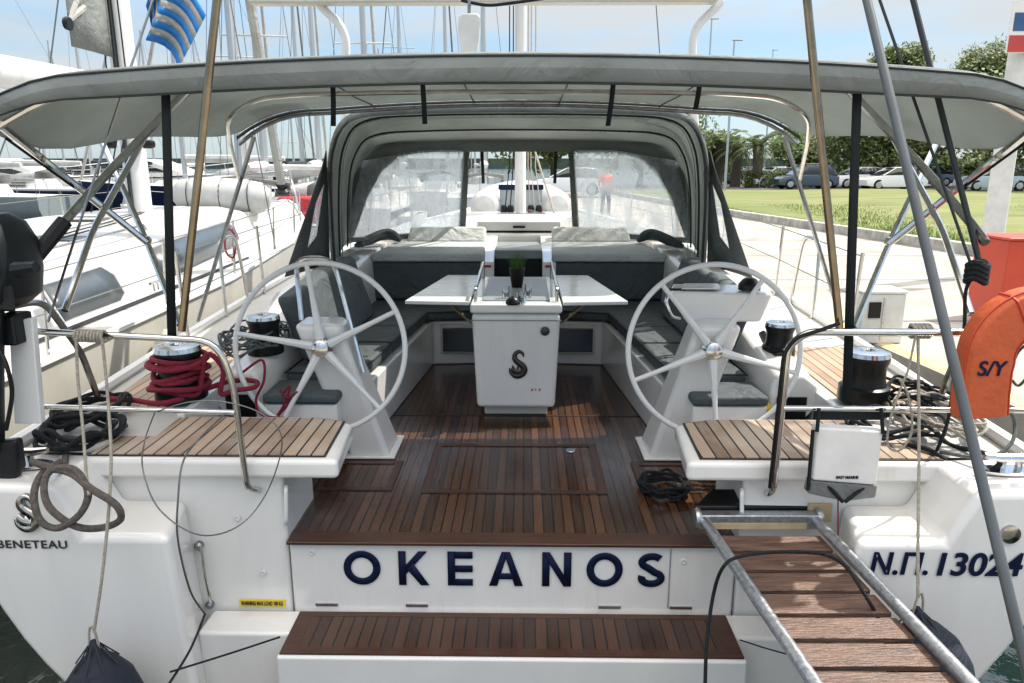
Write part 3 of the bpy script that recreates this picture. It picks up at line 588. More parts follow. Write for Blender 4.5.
m = MB().grid(cab); m.add(cab[0], [tuple(range(6))]); m.add(cab[-1], [tuple(range(6))]); cb = m.build('cabin', M['gel3'], t, bevel=.03)
def sidep(y, f, out=.008):            # point on the cabin's starboard side
    ys = [4.6, 7, 9.5, 12, 13.8]
    for i in range(4):
        if y <= ys[i + 1]: k = (y - ys[i]) / (ys[i + 1] - ys[i]); break
    a = Vector(cab[i][5]).lerp(Vector(cab[i + 1][5]), k); b = Vector(cab[i][4]).lerp(Vector(cab[i + 1][4]), k); return a.lerp(b, f) + V(out, 0, out * .3)
for (y0, y1, lab) in ((5.9, 6.9, None), (7.8, 11.0, None)):
    pts = []; n_ = 8
    lo = [sidep(y0 + (y1 - y0) * k / n_, .22 + .1 * (k == n_)) for k in range(n_ + 1)]; hi = [sidep(y0 + (y1 - y0) * k / n_, .88 - (.2 if k == n_ else 0)) for k in range(n_ + 1)]
    w_ = MB().grid([lo, hi]).build('window', M['gwin'], cb, solid=.012)
    MB().tube(lo + hi[::-1], .012, 5, True).build('frame', M['alu'], w_)
MB().box(NX + .2, NX + .85, 7.4, 8.0, .86, .90).build('hatch', M['gwin'], cb, bevel=.015)
MB().box(NX - 1.0, NX - .3, 7.4, 8.0, .86, .90).build('hatch', M['gwin'], cb, bevel=.015)
MB().tube([(NX + 1.25, 5.4, .82), (NX + 1.25, 5.45, .88), (NX + 1.2, 8.2, .98), (NX + 1.2, 8.25, .93)], .015, 6).build('handrail', M['steel'], cb)
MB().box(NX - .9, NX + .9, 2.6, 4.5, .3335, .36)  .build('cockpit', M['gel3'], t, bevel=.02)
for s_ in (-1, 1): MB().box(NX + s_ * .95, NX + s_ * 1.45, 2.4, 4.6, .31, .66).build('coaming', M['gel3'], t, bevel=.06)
rg = []
for y, b, s in [(3.2, 1.98, .30), (4.9, 2.08, .33), (6.6, 2.12, .37), (8.3, 2.12, .41), (10, 2.04, .46), (11.8, 1.8, .53), (13.4, 1.45, .6)]:
    for q in (-1, 1):
        MB().tube([(NX + q * b, y, s), (NX + q * (b + .03), y, s + .62)], .013, 6).build('stanchion', M['steel'], t)
    rg.append((y, b, s))
for q in (-1, 1):
    for hh in (.6, .32): MB().tube([(NX + q * (b + .03), y, s + hh) for y, b, s in rg], .005, 4).build('lifeline', M['wire'], t)
    MB().tube(fillet([(NX + q * 1.9, 2.4, .3), (NX + q * 1.95, 2.4, .95), (NX + q * 2.05, 3.6, .97), (NX + q * 2.05, 3.6, .33)], .12), .014, 6).build('pushpit', M['steel'], t)
for y, x_ in ((5.3, 1.25), (7.2, 1.75), (9.2, 1.78), (11.6, 1.3)):
    cb_ = MB().tube([(NX + x_, y - .11, .46 + (y - 5) * .02), (NX + x_, y + .11, .46 + (y - 5) * .02)], .014, 6).tube([(NX + x_, y - .04, .38 + (y - 5) * .02), (NX + x_, y - .04, .46 + (y - 5) * .02)], .012, 6).tube([(NX + x_, y + .04, .38 + (y - 5) * .02), (NX + x_, y + .04, .46 + (y - 5) * .02)], .012, 6).build('cleat', M['steel'], t)
for y, w_ in ((5.4, .5), (9.0, .45), (11.2, .4)):
    h1 = MB().box(NX - w_ / 2, NX + w_ / 2, y, y + w_, .80 + (y > 8) * .13, .86 + (y > 8) * .13).build('deck_hatch', M['gwin'], cb, bevel=.012)
    MB().tube([(NX - w_ / 2, y, .862 + (y > 8) * .13), (NX + w_ / 2, y, .862 + (y > 8) * .13), (NX + w_ / 2, y + w_, .862 + (y > 8) * .13), (NX - w_ / 2, y + w_, .862 + (y > 8) * .13)], .014, 5, True).build('frame', M['alu'], h1)
for dx in (.35, .5, .62): MB().tube(smooth([(NX + dx * .4, 10.2, 1.0), (NX + dx, 8.6, .955), (NX + dx + .25, 6.2, .87), (NX + dx + .3, 4.8, .80)]), .008, 5).build('deck_line', M['ropegr' if dx < .5 else 'roped'], cb)
MB().tube([(NX + 1.8, 5.0, .37), (NX + 1.86, 9.5, .46)], .018, 4).build('genoa_track', M['blk'], t)
MB().tube([(NX + 2.14 + .06 * math.cos(a), 8.2 + .015 * math.sin(a * 3), .78 + .16 * math.sin(a)) for a in [k * math.pi / 10 for k in range(20)]], .012, 6, True).build('coiled_line', M['ropered'], t)
MB().tube(fillet([(NX + 2.0, 3.9, .33), (NX + 2.05, 3.9, .95), (NX + 2.05, 4.5, .95), (NX + 2.03, 4.5, .33)], .1), .016, 8).build('boarding_gate', M['steel'], t)
for y, z_ in ((6.2, .2), (8.9, .22)): MB().lathe([(.02, .30), (.05, .27), (.10, .2), (.11, 0), (.11, -.35), (.08, -.47), (.02, -.52)], (NX + 2.28, y, z_ - .25), n=16).build('side_fender', M['gel2'], t)
MB().lathe([(.09, 0), (.09, .07), (.07, .10), (.065, .16), (.08, .19)], (NX + 1.2, 4.2, .66), n=18).build('winch', M['steel'], t)
# mast, boom and sail
mm = MB().prism([(NX + math.cos(a) * .15, 10.6 + math.sin(a) * .2, .95) for a in [k * math.pi / 8 for k in range(16)]], (0, 0, 17)).build('mast', M['mastw'], t)
MB().tube([(NX, 10.38, 1.0), (NX, 10.38, 17)], .03, 6).build('sail_slot', M['piping'], mm)
for q in (-1, 1): MB().lathe([(.06, 0), (.06, .1), (.045, .14)], (NX + q * .2, 10.5, 1.9), (q, 0, 0), 12).build('winch', M['blk'], mm)
for k, (dx, z1) in enumerate([(-.12, 8), (.05, 10), (.14, 12)]): MB().tube([(NX + dx - .3, 10.1, 1.0), (NX + dx, 10.36, 2.4), (NX + dx * .5, 10.38, z1)], .01, 5).build('halyard', M['roped'], mm)
MB().tube([(NX, 10.4, 2.62), (NX - .02, 8, 2.56), (NX - .05, 5.2, 2.5)], [.15, .17, .13], 10).build('boom', M['mastw'], t)
MB().grid([[V(NX - .0, 10.35, z), V(NX + .03 * math.sin(z * 3), 9.9 + .04 * z * 0, z), V(NX, 10.35 - (.95 if z < 3.4 else .95 - (z - 3.4) * .04), z + (.25 if z < 3 else 0))] for z in (3.0, 3.4, 4.2, 5.5, 7.5, 10, 14)]).build('furled_mainsail', M['sailg'], t, solid=.01)
MB().lathe([(.07, -.03), (.08, 0), (.07, .03)], (NX, 9.38, 3.25), (1, 0, 0), 12).build('clew_block', M['blk'], t)
for q in (-1, 1): MB().tube([(NX, 9.42, 3.3), (NX + .02, 9.75, 3.62 + q * .12)], .035, 5).build('sail_tape', M['sail'], t)
MB().tube([(NX, 17.3, 1.0), (NX, 17.2, 1.25), (NX, 15.6, 6), (NX, 11, 17.9)], [.03, .10, .10, .05], 8).build('furled_headsail', M['sail'], t)
MB().lathe([(.13, 0), (.15, .04), (.1, .1), (.14, .18), (.12, .22)], (NX, 17.3, 1.0), (0, -.25, 1), 14).build('furler_drum', M['blk'], t)
for q in (-1, 1):
    MB().tube([(NX + q * 2.0, 10.2, .47), (NX + q * 1.3, 10.5, 6), (NX, 10.6, 17)], .008, 4).build('shroud', M['wire'], t)
MB().tube(fillet([(NX + 1.2, 14.4, .6), (NX + 1.0, 14.6, 1.35), (NX, 17.9, 1.5), (NX - 1.0, 14.6, 1.35), (NX - 1.2, 14.4, .6)], .3), .018, 6).build('pulpit', M['steel'], t)
# rolled tender on its deck
t = thing('rolled_tender', 'rolled white inflatable tender lying on the neighbouring foredeck', 'dinghy', (NX + 1.0, 12.9, .9))
c0 = P(222, 196, 12.6)
MB().lathe([(.02, -.78), (.13, -.76), (.24, -.66), (.29, -.4), (.30, 0), (.29, .4), (.25, .64), (.14, .78), (.02, .8)], c0, (1, .15, -.05), 20).build('tube', M['pvc'], t)
for k in (-.45, .05, .5):
    m = MB(); c = c0 + V(1, .15, -.05).normalized() * k; m.tube([c + V(0, math.cos(a) * .302, math.sin(a) * .302) for a in [q * math.pi / 10 for q in range(20)]], .008, 4, True); m.build('strap', M['blk'], t)
MB().box(c0.x - .5, c0.x + .5, c0.y - .25, c0.y + .25, .68, c0.z - .25).build('chock', M['gel2'], t)

# ------------------------------------------------------------------ OUR YACHT
Y0 = thing('sailing_yacht', 'white sailing yacht seen from its open stern, name OKEANOS on the transom, grey bimini overhead', 'yacht', (0, 3, 0), rz=YAW)
def B(mb, name, m, parent=Y0, **k): return mb.build(name, M[m] if isinstance(m, str) else m, parent, **k)
stn = [(2.98, 2.2, .40), (4, 2.28, .42), (6, 2.38, .46), (8, 2.38, .52), (10, 2.2, .58), (12, 1.9, .64), (14, 1.4, .70), (16, .72, .78), (17.8, .03, .86)]
def hb(y):
    for i in range(len(stn) - 1):
        if y <= stn[i + 1][0]:
            k = max(0, (y - stn[i][0]) / (stn[i + 1][0] - stn[i][0])); return stn[i][1] * (1 - k) + stn[i + 1][1] * k, stn[i][2] * (1 - k) + stn[i + 1][2] * k
    return stn[-1][1:]
def hsec(y, b, s): return [(-b, y, s), (-b * .985, y, .1), (-b * .936, y, -.1), (-b * .90, y, -.3), (-b * .86, y, -.465), (-b * .73, y, -.8), (-b * .45, y, -1.05), (0, y, -1.3),
                           (b * .45, y, -1.05), (b * .73, y, -.8), (b * .86, y, -.465), (b * .90, y, -.3), (b * .936, y, -.1), (b * .985, y, .1), (b, y, s)]
B(MB().grid([hsec(*s) for s in stn]), 'hull', 'gel')
for q in (-1, 1):
    tr = MB()
    poly = [(1.355, .19), (1.70, .19), (1.80, .40), (2.2, .41), (2.175, .1), (2.135, -.04), (2.085, -.16), (2.02, -.29), (1.945, -.41), (1.86, -.52), (1.74, -.65), (1.55, -.8), (1.27, -1.0), (1.31, -.5)]
    pts = [(q * x_, 2.65, z_) for x_, z_ in poly]
    tr.prism(pts if q < 0 else pts[::-1], (0, .345, 0))
    for p_ in tr.v:
        if p_.y > 2.9 and abs(p_.x) < 1.5: p_.x += .085 * q
    B(tr, 'stern_quarter', 'gel', bevel=.035, seg=4)
for q in (-1, 1):
    tr = MB()
    poly = [(1.0, -1.1), (1.0, .305), (2.15, .38), (2.1, .1), (2.03, -.1), (1.9, -.465), (1.55, -.8)]
    tr.prism([(q * x_, 2.985, z_) for x_, z_ in poly], (0, .44, 0))
    B(tr, 'transom_side', 'gel', bevel=.02)
tp = B(MB().box(-.995, .995, 2.98, 3.4, -1.1, -.012), 'transom', 'gel', bevel=.018)
B(MB().box(.70, .706, 2.9775, 2.982, -.325, -.03), 'panel_seam', 'tgrey', tp)
B(MB().box(-1.36, 1.36, 2.80, 2.975, -1.1, -.345), 'platform_base', 'gel', bevel=.018)
for (u_, v_) in ((311, 554), (683, 560), (236, 520), (262, 575), (786, 560)): B(MB().lathe([(.014, 0), (.014, .004), (.009, .006), (.008, .001)], P(u_, v_, 2.981), (0, -1, 0), 16), 'drain_fitting', 'wht')
# hinges under the name panel
for xx in (-.86, -.45, .42, .74): B(MB().box(xx - .03, xx + .07, 2.972, 2.979, -.325, -.312), 'hinge', 'steel')
# fold-down step
B(MB().box(-.955, .955, 2.66, 2.955, -.43, -.345).box(-.965, .965, 2.64, 2.70, -.50, -.345).box(-.965, -.72, 2.645, 2.70, -.58, -.501).box(.72, .965, 2.645, 2.70, -.58, -.501), 'swim_step', 'wht', bevel=.012)
B(MB().box(-.89, .89, 2.70, 2.915, -.344, -.338), 'step_teak', 'stepteak')
bd = MB().box(-.955, .955, 2.655, 2.70, -.344, -.337).box(-.955, .955, 2.915, 2.95, -.344, -.337).box(-.955, -.89, 2.70, 2.915, -.344, -.337).box(.89, .955, 2.70, 2.915, -.344, -.337)
B(bd, 'step_border', 'border')
B(MB().box(-.94, -.84, 2.63, 2.66, -.62, -.58), 'step_bumper', 'blk', bevel=.008); B(MB().box(.83, .93, 2.63, 2.66, -.62, -.58), 'step_bumper', 'blk', bevel=.008)
# cockpit sole
B(MB().box(-1.66, 1.66, 3.06, 6.6, -.012, .0), 'cockpit_sole', 'sole')
B(MB().box(-.998, .998, 2.955, 3.06, -.014, .003), 'sole_edge', 'border', bevel=.006)
def hatch(u0, v0, u1, v1, n='sole_hatch', lab=None):
    a = PZ(u0, v1, .004); b = PZ(u1, v1, .004); c = PZ(u0, v0, .004); y0, y1 = a.y, c.y; x0 = a.x; x1 = b.x
    m = MB(); w = .035
    m.box(x0, x1, y0, y0 + w, .001, .005).box(x0, x1, y1 - w, y1, .001, .005).box(x0, x0 + w, y0 + w, y1 - w, .001, .005).box(x1 - w, x1, y0 + w, y1 - w, .001, .005)
    hh = B(m, n, 'border'); g_ = MB()
    for q in (0, 1): g_.box(x0 - .006, x1 + .006, (y0 - .006, y1)[q], (y0, y1 + .006)[q], .001, .004); g_.box((x0 - .006, x1)[q], (x0, x1 + .006)[q], y0, y1, .001, .004)
    B(g_, 'seam', 'piping', hh); return hh
h_ = hatch(420, 444, 605, 493); hatch(312, 462, 389, 491); hatch(640, 462, 700, 491)
B(MB().lathe([(.03, 0), (.028, .004)], PZ(568, 450, .004), n=14), 'latch', 'steel', h_)
B(MB().box(-1.0, 1.0, 4.66, 4.675, .001, .003), 'sole_seam', 'piping')
# helm seats with bleached teak
for q in (-1, 1):
    s_ = B(MB().prism([(q * .74, 2.93, .31), (q * 1.86, 2.93, .31), (q * 1.86, 3.50, .31), (q * .98, 3.50, .31), (q * .78, 3.40, .31)], (0, 0, .09)), 'helm_seat', 'gel', bevel=.025, seg=3)
    B(MB().prism([(q * .81, 2.97, .401), (q * 1.82, 2.97, .401), (q * 1.82, 3.45, .401), (q * .98, 3.45, .401), (q * .83, 3.40, .401)], (0, 0, .007)), 'teak_top', 'seatteak', s_)
    B(MB().prism([(q * .80, 2.96, .4005), (q * 1.83, 2.96, .4005), (q * 1.83, 3.46, .4005), (q * .98, 3.46, .4005), (q * .82, 3.41, .4005)], (0, 0, .004)), 'caulk_line', 'piping', s_)
# side decks, coamings
def strip(q, fi, fo, y0, y1, n=14):
    return [[(q * fi(y), y, hb(y)[1] + .004), (q * fo(y), y, hb(y)[1] + .004)] for y in [y0 + (y1 - y0) * k / n for k in range(n + 1)]]
for q in (-1, 1):
    B(MB().box(q * 1.625, q * 1.665, 3.44, 4.3, 0, .43), 'side_wall', 'gel', bevel=.01)
    B(MB().grid(strip(q, lambda y: 1.64, lambda y: hb(y)[0], 2.99, 7.5, 24)), 'side_deck', 'deckgel')
    B(MB().grid([[(a[0][0], a[0][1], a[0][2] + .006), (a[1][0], a[1][1], a[1][2] + .006)] for a in strip(q, lambda y: 1.72, lambda y: hb(y)[0] - .14, 3.5, 4.8)]), 'side_deck_teak', 'deckteak')
    B(MB().tube([(q * (hb(y)[0] - .03), y, hb(y)[1] + .025) for y in [2.7 + k * .9 for k in range(17)]], .034, 8), 'toe_rail', 'wht')
    # coaming
    cs_ = []
    for y, xi, zt, xo in [(3.85, 1.42, .52, 1.66), (4.3, 1.40, .60, 1.68), (5.0, 1.34, .80, 1.70), (6.4, 1.30, .86, 1.70), (7.4, 1.30, .88, 1.66)]:
        cs_.append([(q * (xi - .06), y, .0), (q * (xi - .03), y, zt - .05), (q * xi, y, zt), (q * (xo - .1), y, zt), (q * (xo - .02), y, zt - .06), (q * xo, y, .38)])
    m = MB().grid(cs_); m.add(cs_[0], [tuple(range(6))]); m.add(cs_[-1], [tuple(range(6))])
    co = B(m, 'coaming', 'gel', bevel=.025, seg=3)
    B(MB().box(q * 1.42, q * 1.58, 3.838, 3.852, .22, .40), 'vent', 'blk', co)
    # settee base
    poly = [(.87, 4.06), (.70, 5.96), (.24, 6.0), (.24, 6.75), (1.42, 6.75), (1.42, 4.06)]
    poly = [(x_ * q, y_) for x_, y_ in poly]
    B(MB().prism([(x_, y_, .0) for x_, y_ in poly], (0, 0, .37)), 'settee_base', 'gel', bevel=.015)
    sc1 = [(.90, 4.10), (.84, 4.85), (1.30, 4.85), (1.33, 4.10)]; sc2 = [(.84, 4.87), (.74, 5.90), (.30, 5.98), (.30, 6.45), (1.28, 6.45), (1.30, 4.87)]
    for s_ in (sc1, sc2): B(MB().prism([(x_ * q, y_, .375) for x_, y_ in s_], (0, 0, .085)), 'seat_cushion', 'cush', bevel=.03, seg=3)
    for s_ in (sc1, sc2):
        B(MB().tube([(x_ * q, y_, .452) for x_, y_ in s_], .006, 5, True), 'cushion_piping', 'piping')
    B(MB().tube([(q * .92, 4.45, .462), (q * 1.28, 4.45, .462)], .003, 4), 'cushion_seam', 'piping'); B(MB().tube([(q * .81, 5.35, .462), (q * 1.28, 5.35, .462)], .003, 4), 'cushion_seam', 'piping')
    # back cushions
    for (ya, yb) in ((4.25, 4.95), (4.98, 5.75)):
        B(MB().hexa([(q * 1.14, ya, .47), (q * 1.27, ya, .47), (q * 1.25, yb, .47), (q * 1.12, yb, .47), (q * 1.30, ya + .02, .87 + .03 * (ya > 4.5)), (q * 1.42, ya + .02, .86), (q * 1.39, yb - .01, .93), (q * 1.27, yb - .01, .94)]), 'back_cushion', 'cush', bevel=.035, seg=3)
    # locker window in the settee front
    w0 = q * .33; w1 = q * .62
    fr = B(MB().box(w0 - q * .02, w1 + q * .02, 5.955, 5.975, .09, .34), 'locker_frame', 'gel2', bevel=.01); B(MB().box(w0, w1, 5.945, 5.957, .115, .315), 'locker_glass', 'glass', fr, bevel=.03, seg=4)
    # aft drawer and dark box below the helm cushion
    B(MB().box(q * .98, q * 1.34, 3.84, 4.05, .0, .21), 'foot_cushion', 'cush', bevel=.02); B(MB().box(q * .96, q * 1.36, 3.80, 4.06, .23, .36), 'helm_locker', 'gel', bevel=.012)
    B(MB().box(q * .95, q * 1.36, 3.78, 4.08, .365, .42), 'helm_cushion', 'cush', bevel=.02)
    # aft-facing dark cushion, sun bed, head rest
    B(MB().box(q * .26, q * 1.30, 6.42, 6.55, .46, .80), 'bulkhead_cushion', 'cush', bevel=.03); B(MB().box(q * .24, q * 1.45, 6.55, 7.45, .0, .79), 'bridge_deck', 'gel', bevel=.02)
    B(MB().prism([(q * .29, 6.40, .80), (q * 1.28, 6.40, .80), (q * 1.18, 7.2, .84), (q * .32, 7.2, .84)], (0, 0, .07)), 'sunbed_cushion', 'cushl', bevel=.025, seg=3)
    B(MB().hexa([(q * .32, 7.12, .90), (q * 1.08, 7.12, .90), (q * 1.08, 7.3, .88), (q * .32, 7.3, .88), (q * .32, 7.27, 1.04), (q * 1.06, 7.27, 1.04), (q * 1.06, 7.38, 1.02), (q * .32, 7.38, 1.02)]), 'headrest_cushion', 'cushl', bevel=.03, seg=3)
    # jamming winch for the sheets and rope tail bags on coaming
    B(MB().tube([(q * 1.5, 4.1, .56), (q * 1.5, 4.4, .62)], .03, 6), 'jammer_lever', 'blk')
# white wash box right of each companionway side
for q in (-1, 1):
    B(MB().hexa([(q * .21, 6.38, .46), (q * .33, 6.38, .46), (q * .33, 7.4, .46), (q * .21, 7.4, .46), (q * .21, 6.42, .80), (q * .33, 6.42, .80), (q * .33, 7.45, .94), (q * .21, 7.45, .94)]), 'companionway_side', 'gel', bevel=.01)
    B(MB().box(q * .235, q * .31, 6.405, 6.416, .755, .775), 'side_light', 'lam')
B(MB().box(-.22, .22, 6.62, 6.64, .40, .80), 'companionway_shade_panel', 'blk'); B(MB().box(-.22, .22, 6.45, 6.62, 0, .42), 'threshold', 'gel', bevel=.01)  # black panel stands in for the shade inside the companionway
B(MB().box(-.215, .215, 6.64, 7.42, .84, .88).box(-.21, .21, 6.63, 6.66, .80, .85), 'companionway_hatch', 'tgrey', bevel=.01)
B(MB().box(-.42, .42, 7.46, 8.5, .98, 1.08), 'hatch_garage', 'wht', bevel=.02); B(MB().box(-.06, .06, 7.445, 7.46, 1.01, 1.03), 'hatch_latch', 'blk')
# coachroof and foredeck
B(MB().grid([[(-hb(y)[0], y, hb(y)[1] + .004), (0, y, hb(y)[1] + .03), (hb(y)[0], y, hb(y)[1] + .004)] for y in [7.4 + k * .8 for k in range(13)] + [17.75]]), 'foredeck', 'deckgel')
cr_ = [[(-w, y, .4), (-w * .92, y, zt - .06), (-w * .6, y, zt), (w * .6, y, zt), (w * .92, y, zt - .06), (w, y, .4)] for y, w, zt in [(7.42, 1.62, .96), (9, 1.55, 1.0), (11, 1.25, .96), (12.5, .8, .78)]]
m = MB().grid(cr_); m.add(cr_[0], [tuple(range(6))]); m.add(cr_[-1], [tuple(range(6))]); rf = B(m, 'coachroof', 'gel', bevel=.04, seg=3)
B(MB().box(-.3, .3, 9.0, 9.5, 1.0, 1.03), 'deck_hatch', 'gwin', rf, bevel=.01)
mst = B(MB().prism([(math.cos(a) * .075, 10.3 + math.sin(a) * .13, .98) for a in [k * math.pi / 8 for k in range(16)]], (0, 0, 17)), 'mast', 'mastw')
for dx in (-.10, -.15, .10, .14, .2): B(MB().tube([(dx * 1.4, 10.1, 1.0), (dx, 10.2, 1.6), (dx * .8, 10.25, 12)], .008, 5), 'halyard', 'roped' if dx < 0 else 'ropel', mst)
B(MB().tube([(.03, 10.15, 2.3), (.42, 9.2, 1.05)], .012, 6), 'vang', 'ropel', mst)
for dx in (-.22, -.13, .14, .25): B(MB().lathe([(.045, 0), (.045, .07), (.03, .1)], (dx, 10.1, 1.0), n=10), 'turning_block', 'blk', rf)
for q in (-1, 1):
    B(MB().tube([(q * 2.1, 10.2, .6), (q * 1.3, 10.2, 7), (0, 10.3, 17)], .007, 4), 'shroud', 'wire')
B(MB().tube([(.33, 9.2, 1.02), (.30, 9.6, 1.02), (.1, 10.0, 1.03)], .009, 5), 'deck_line', 'ropered', rf); B(MB().tube([(.36, 8.6, 1.0), (.3, 9.4, 1.02), (.12, 10.0, 1.04)], .009, 5), 'deck_line', 'ropegr', rf)
# table
tb = B(MB().prism([(-.255, 4.62, .07), (.255, 4.62, .07), (.285, 4.62, .70), (-.285, 4.62, .70)], (0, 1.1, 0)), 'table', 'gel', bevel=.03, seg=4)
B(MB().box(-.21, .21, 4.70, 5.6, 0, .07), 'foot', 'gel2', tb, bevel=.01)
B(MB().box(-.292, .292, 4.60, 5.80, .705, .765), 'table_rim', 'gel', tb, bevel=.015); B(MB().box(-.22, .22, 4.72, 5.72, .766, .772), 'top_inlay', 'tgrey', tb, bevel=.003)
B(MB().box(-.288, .288, 4.612, 4.618, .655, .661), 'front_seam', 'tgrey', tb)
for q in (-1, 1):
    B(MB().prism([(q * .30, 4.66, .745), (q * .72, 4.70, .745), (q * .56, 5.85, .745), (q * .30, 5.85, .745)], (0, 0, .025)), 'table_leaf', 'table', tb, bevel=.006)
    B(MB().tube([(q * .3, 4.9, .58), (q * .5, 4.95, .74)], .012, 6), 'leaf_strut', 'brass', tb)
    B(MB().tube(fillet([(q * .262, 4.70, .765), (q * .262, 4.70, .85), (q * .262, 5.68, .90), (q * .262, 5.68, .765)], .06), .011, 8), 'handrail', 'steel', tb)
B(MB().lathe([(.028, 0), (.03, .004), (.02, .008)], P(541, 331, 4.61), (0, -1, 0), 16), 'badge', 'emb', tb)
def swirl(name, u, v, Y, H, m, parent, th=.004):
    # sea-horse like swirl: a head, an S body and a curled fin
    c = P(u, v, Y); k = H
    path = smooth([V(x_, 0, z_) for x_, z_ in [(.16, .30), (.14, .42), (0, .50), (-.13, .40), (-.15, .24), (-.04, .10), (.12, -.02), (.20, -.18), (.10, -.36), (-.10, -.42), (-.28, -.30), (-.34, -.12)]], 5)
    n_ = len(path) - 1; wd = [.035 + .15 * math.sin(math.pi * min(1, (i / n_) * 1.02)) ** .8 * (.55 + .75 * (i / n_)) for i in range(n_ + 1)]
    L_, R_ = [], []
    for i, p in enumerate(path):
        d = (path[min(i + 1, n_)] - path[max(i - 1, 0)]).normalized(); nn_ = V(-d.z, 0, d.x) * wd[i] * .62; L_.append(p + nn_); R_.append(p - nn_)
    f_ = lambda p: (c.x + p.x * k, Y, c.z + p.z * k)
    m_2 = MB().grid([[f_(a), f_(b)] for a, b in zip(L_, R_)])
    m_2.add([f_(V(*p)) for p in [(-.30, 0, -.20), (-.22, 0, .02), (-.12, 0, -.18), (-.02, 0, .0), (.02, 0, -.22), (.1, 0, -.1), (.08, 0, -.34), (-.2, 0, -.34)]], [(0, 1, 2, 7), (2, 3, 4, 7), (4, 5, 6, 7)])
    return B(m_2, name, m, parent, solid=th * 2)
swirl('emblem', 515, 365, 4.612, .18, 'emb', tb)
B(MB().box(.10, .11, 4.616, 4.62, .19, .205).box(.125, .13, 4.616, 4.62, .19, .205).box(.15, .16, 4.616, 4.62, .19, .205), 'small_mark', 'redd', tb)
swirl('hull_emblem', 25, 517, 2.643, .15, 'chrome', Y0, .012)
B(MB().lathe([(.037, 0), (.037, .012), (.02, .016)], P(1006, 530, 2.648), (0, -1, 0), 20), 'vent_cap', 'chrome')

# lettering
def text(s, name, m, parent, u0, u1, vb, vt, Y, off=.0, shear=0., sp=1.0, ext=.002, rx=90):
    cu = bpy.data.curves.new(name, 'FONT'); cu.body = s; cu.extrude = .004; cu.offset = off; cu.shear = shear; cu.space_character = sp; cu.size = 1
    o = bpy.data.objects.new(name, cu); C.objects.link(o); bpy.context.view_layer.update()
    me = bpy.data.meshes.new_from_object(o.evaluated_get(bpy.context.evaluated_depsgraph_get())); bpy.data.objects.remove(o)
    a = P(u0, vb, Y); b = P(u1, vb, Y); tp_ = P(u0, vt, Y)
    xs = [v.co.x for v in me.vertices]; ys = [v.co.y for v in me.vertices]; kx_ = (b.x - a.x) / (max(xs) - min(xs)); ky = (tp_.z - a.z) / (max(ys) - min(ys))
    x0, y0 = min(xs), min(ys); of = Vector(parent.get('_o', (0, 0, 0))) if parent else V(0, 0, 0)
    for v in me.vertices: v.co = V(a.x + (v.co.x - x0) * kx_, Y - ext - v.co.z * .3, a.z + (v.co.y - y0) * ky) - of
    me.materials.append(M[m]); ob = bpy.data.objects.new(name, me); C.objects.link(ob); ob.parent = parent; ob['_o'] = tuple(of); return ob
# OKEANOS, drawn as geometric capitals
def ring(cx, cz, ro, ri, n=40, a0=0, a1=2 * math.pi):
    return [[(cx + math.cos(a) * r, cz + math.sin(a) * r) for r in (ri, ro)] for a in [a0 + (a1 - a0) * k / n for k in range(n + 1)]]
def stroke(pts, w):
    rows = []
    for i, p in enumerate(pts):
        a = Vector(pts[max(i - 1, 0)]); b = Vector(pts[min(i + 1, len(pts) - 1)]); d = (b - a).normalized(); n_ = Vector((-d.y, d.x)) * w / 2; p = Vector(p); rows.append([tuple(p + n_), tuple(p - n_)])
    return rows
LY = 2.974
def letter(ch, u0, u1):
    a = P(u0, 586, LY); b = P(u1, 586, LY); H = P(u0, 552, LY).z - a.z; W = b.x - a.x; w = H * .20; S = []
    if ch == 'O': S.append([[(W / 2 + c * (W / 2 - w * .0) , H / 2 + s * H / 2), (W / 2 + c * (W / 2 - w), H / 2 + s * (H / 2 - w))] for c, s in [(math.cos(k * math.pi / 24), math.sin(k * math.pi / 24)) for k in range(49)]])
    if ch in 'KEN': S.append([[(0, 0), (w, 0)], [(0, H), (w, H)]])
    if ch == 'E': S += [[[(w, z), (W, z)], [(w, z + w), (W if z != (H - w) / 2 else W, z + w)]] for z in (0, (H - w) / 2, H - w)]
    if ch == 'K': S += [[[(w, H * .36), (w, H * .60)], [(W * .70, H), (W * .98, H)]][:], [[(W * .30, H * .52), (W * .50, H * .66)], [(W * .74, 0), (W * 1.04, 0)]]]; S[-2] = [[(w, H * .36), (W * .72, H)], [(w, H * .60) if False else (w + w * .0, H * .36 - 0), (W, H)]]
    if ch == 'A': S += [[[(0, 0), (w * 1.1, 0)], [(W / 2 - w * .55, H), (W / 2 + w * .3, H)]], [[(W - w * 1.1, 0), (W, 0)], [(W / 2 - w * .3, H), (W / 2 + w * .55, H)]], [[(W * .27, H * .2), (W * .73, H * .2)], [(W * .32, H * .2 + w * .9), (W * .68, H * .2 + w * .9)]]]
    if ch == 'N': S += [[[(W - w, 0), (W, 0)], [(W - w, H), (W, H)]], [[(W - w, 0), (W, 0)], [(0, H), (w, H)]]]
    if ch == 'S':
        q = []; r1 = H * .265 - w * .16
        top = [(W / 2 + math.cos(a) * (W / 2 - w * .5), H * .73 + math.sin(a) * (H * .27 - w * .5)) for a in [R(35 + k * 15) for k in range(15)]]
        bot = [(W / 2 + math.cos(a) * (W / 2 - w * .5), H * .27 + math.sin(a) * (H * .27 - w * .5)) for a in [R(70 - k * 15) for k in range(0, 19)]]
        S.append(stroke(top + bot, w))
    m = MB()
    for kk, rows in enumerate(S):
        yy = LY - .0006 * kk
        m.grid([[(a.x + x_, yy, a.z + z_) for x_, z_ in r_] for r_ in rows])
    return m
us = [(344, 381), (399, 428), (448, 473), (489, 523), (542, 571), (586, 622), (637, 664)]
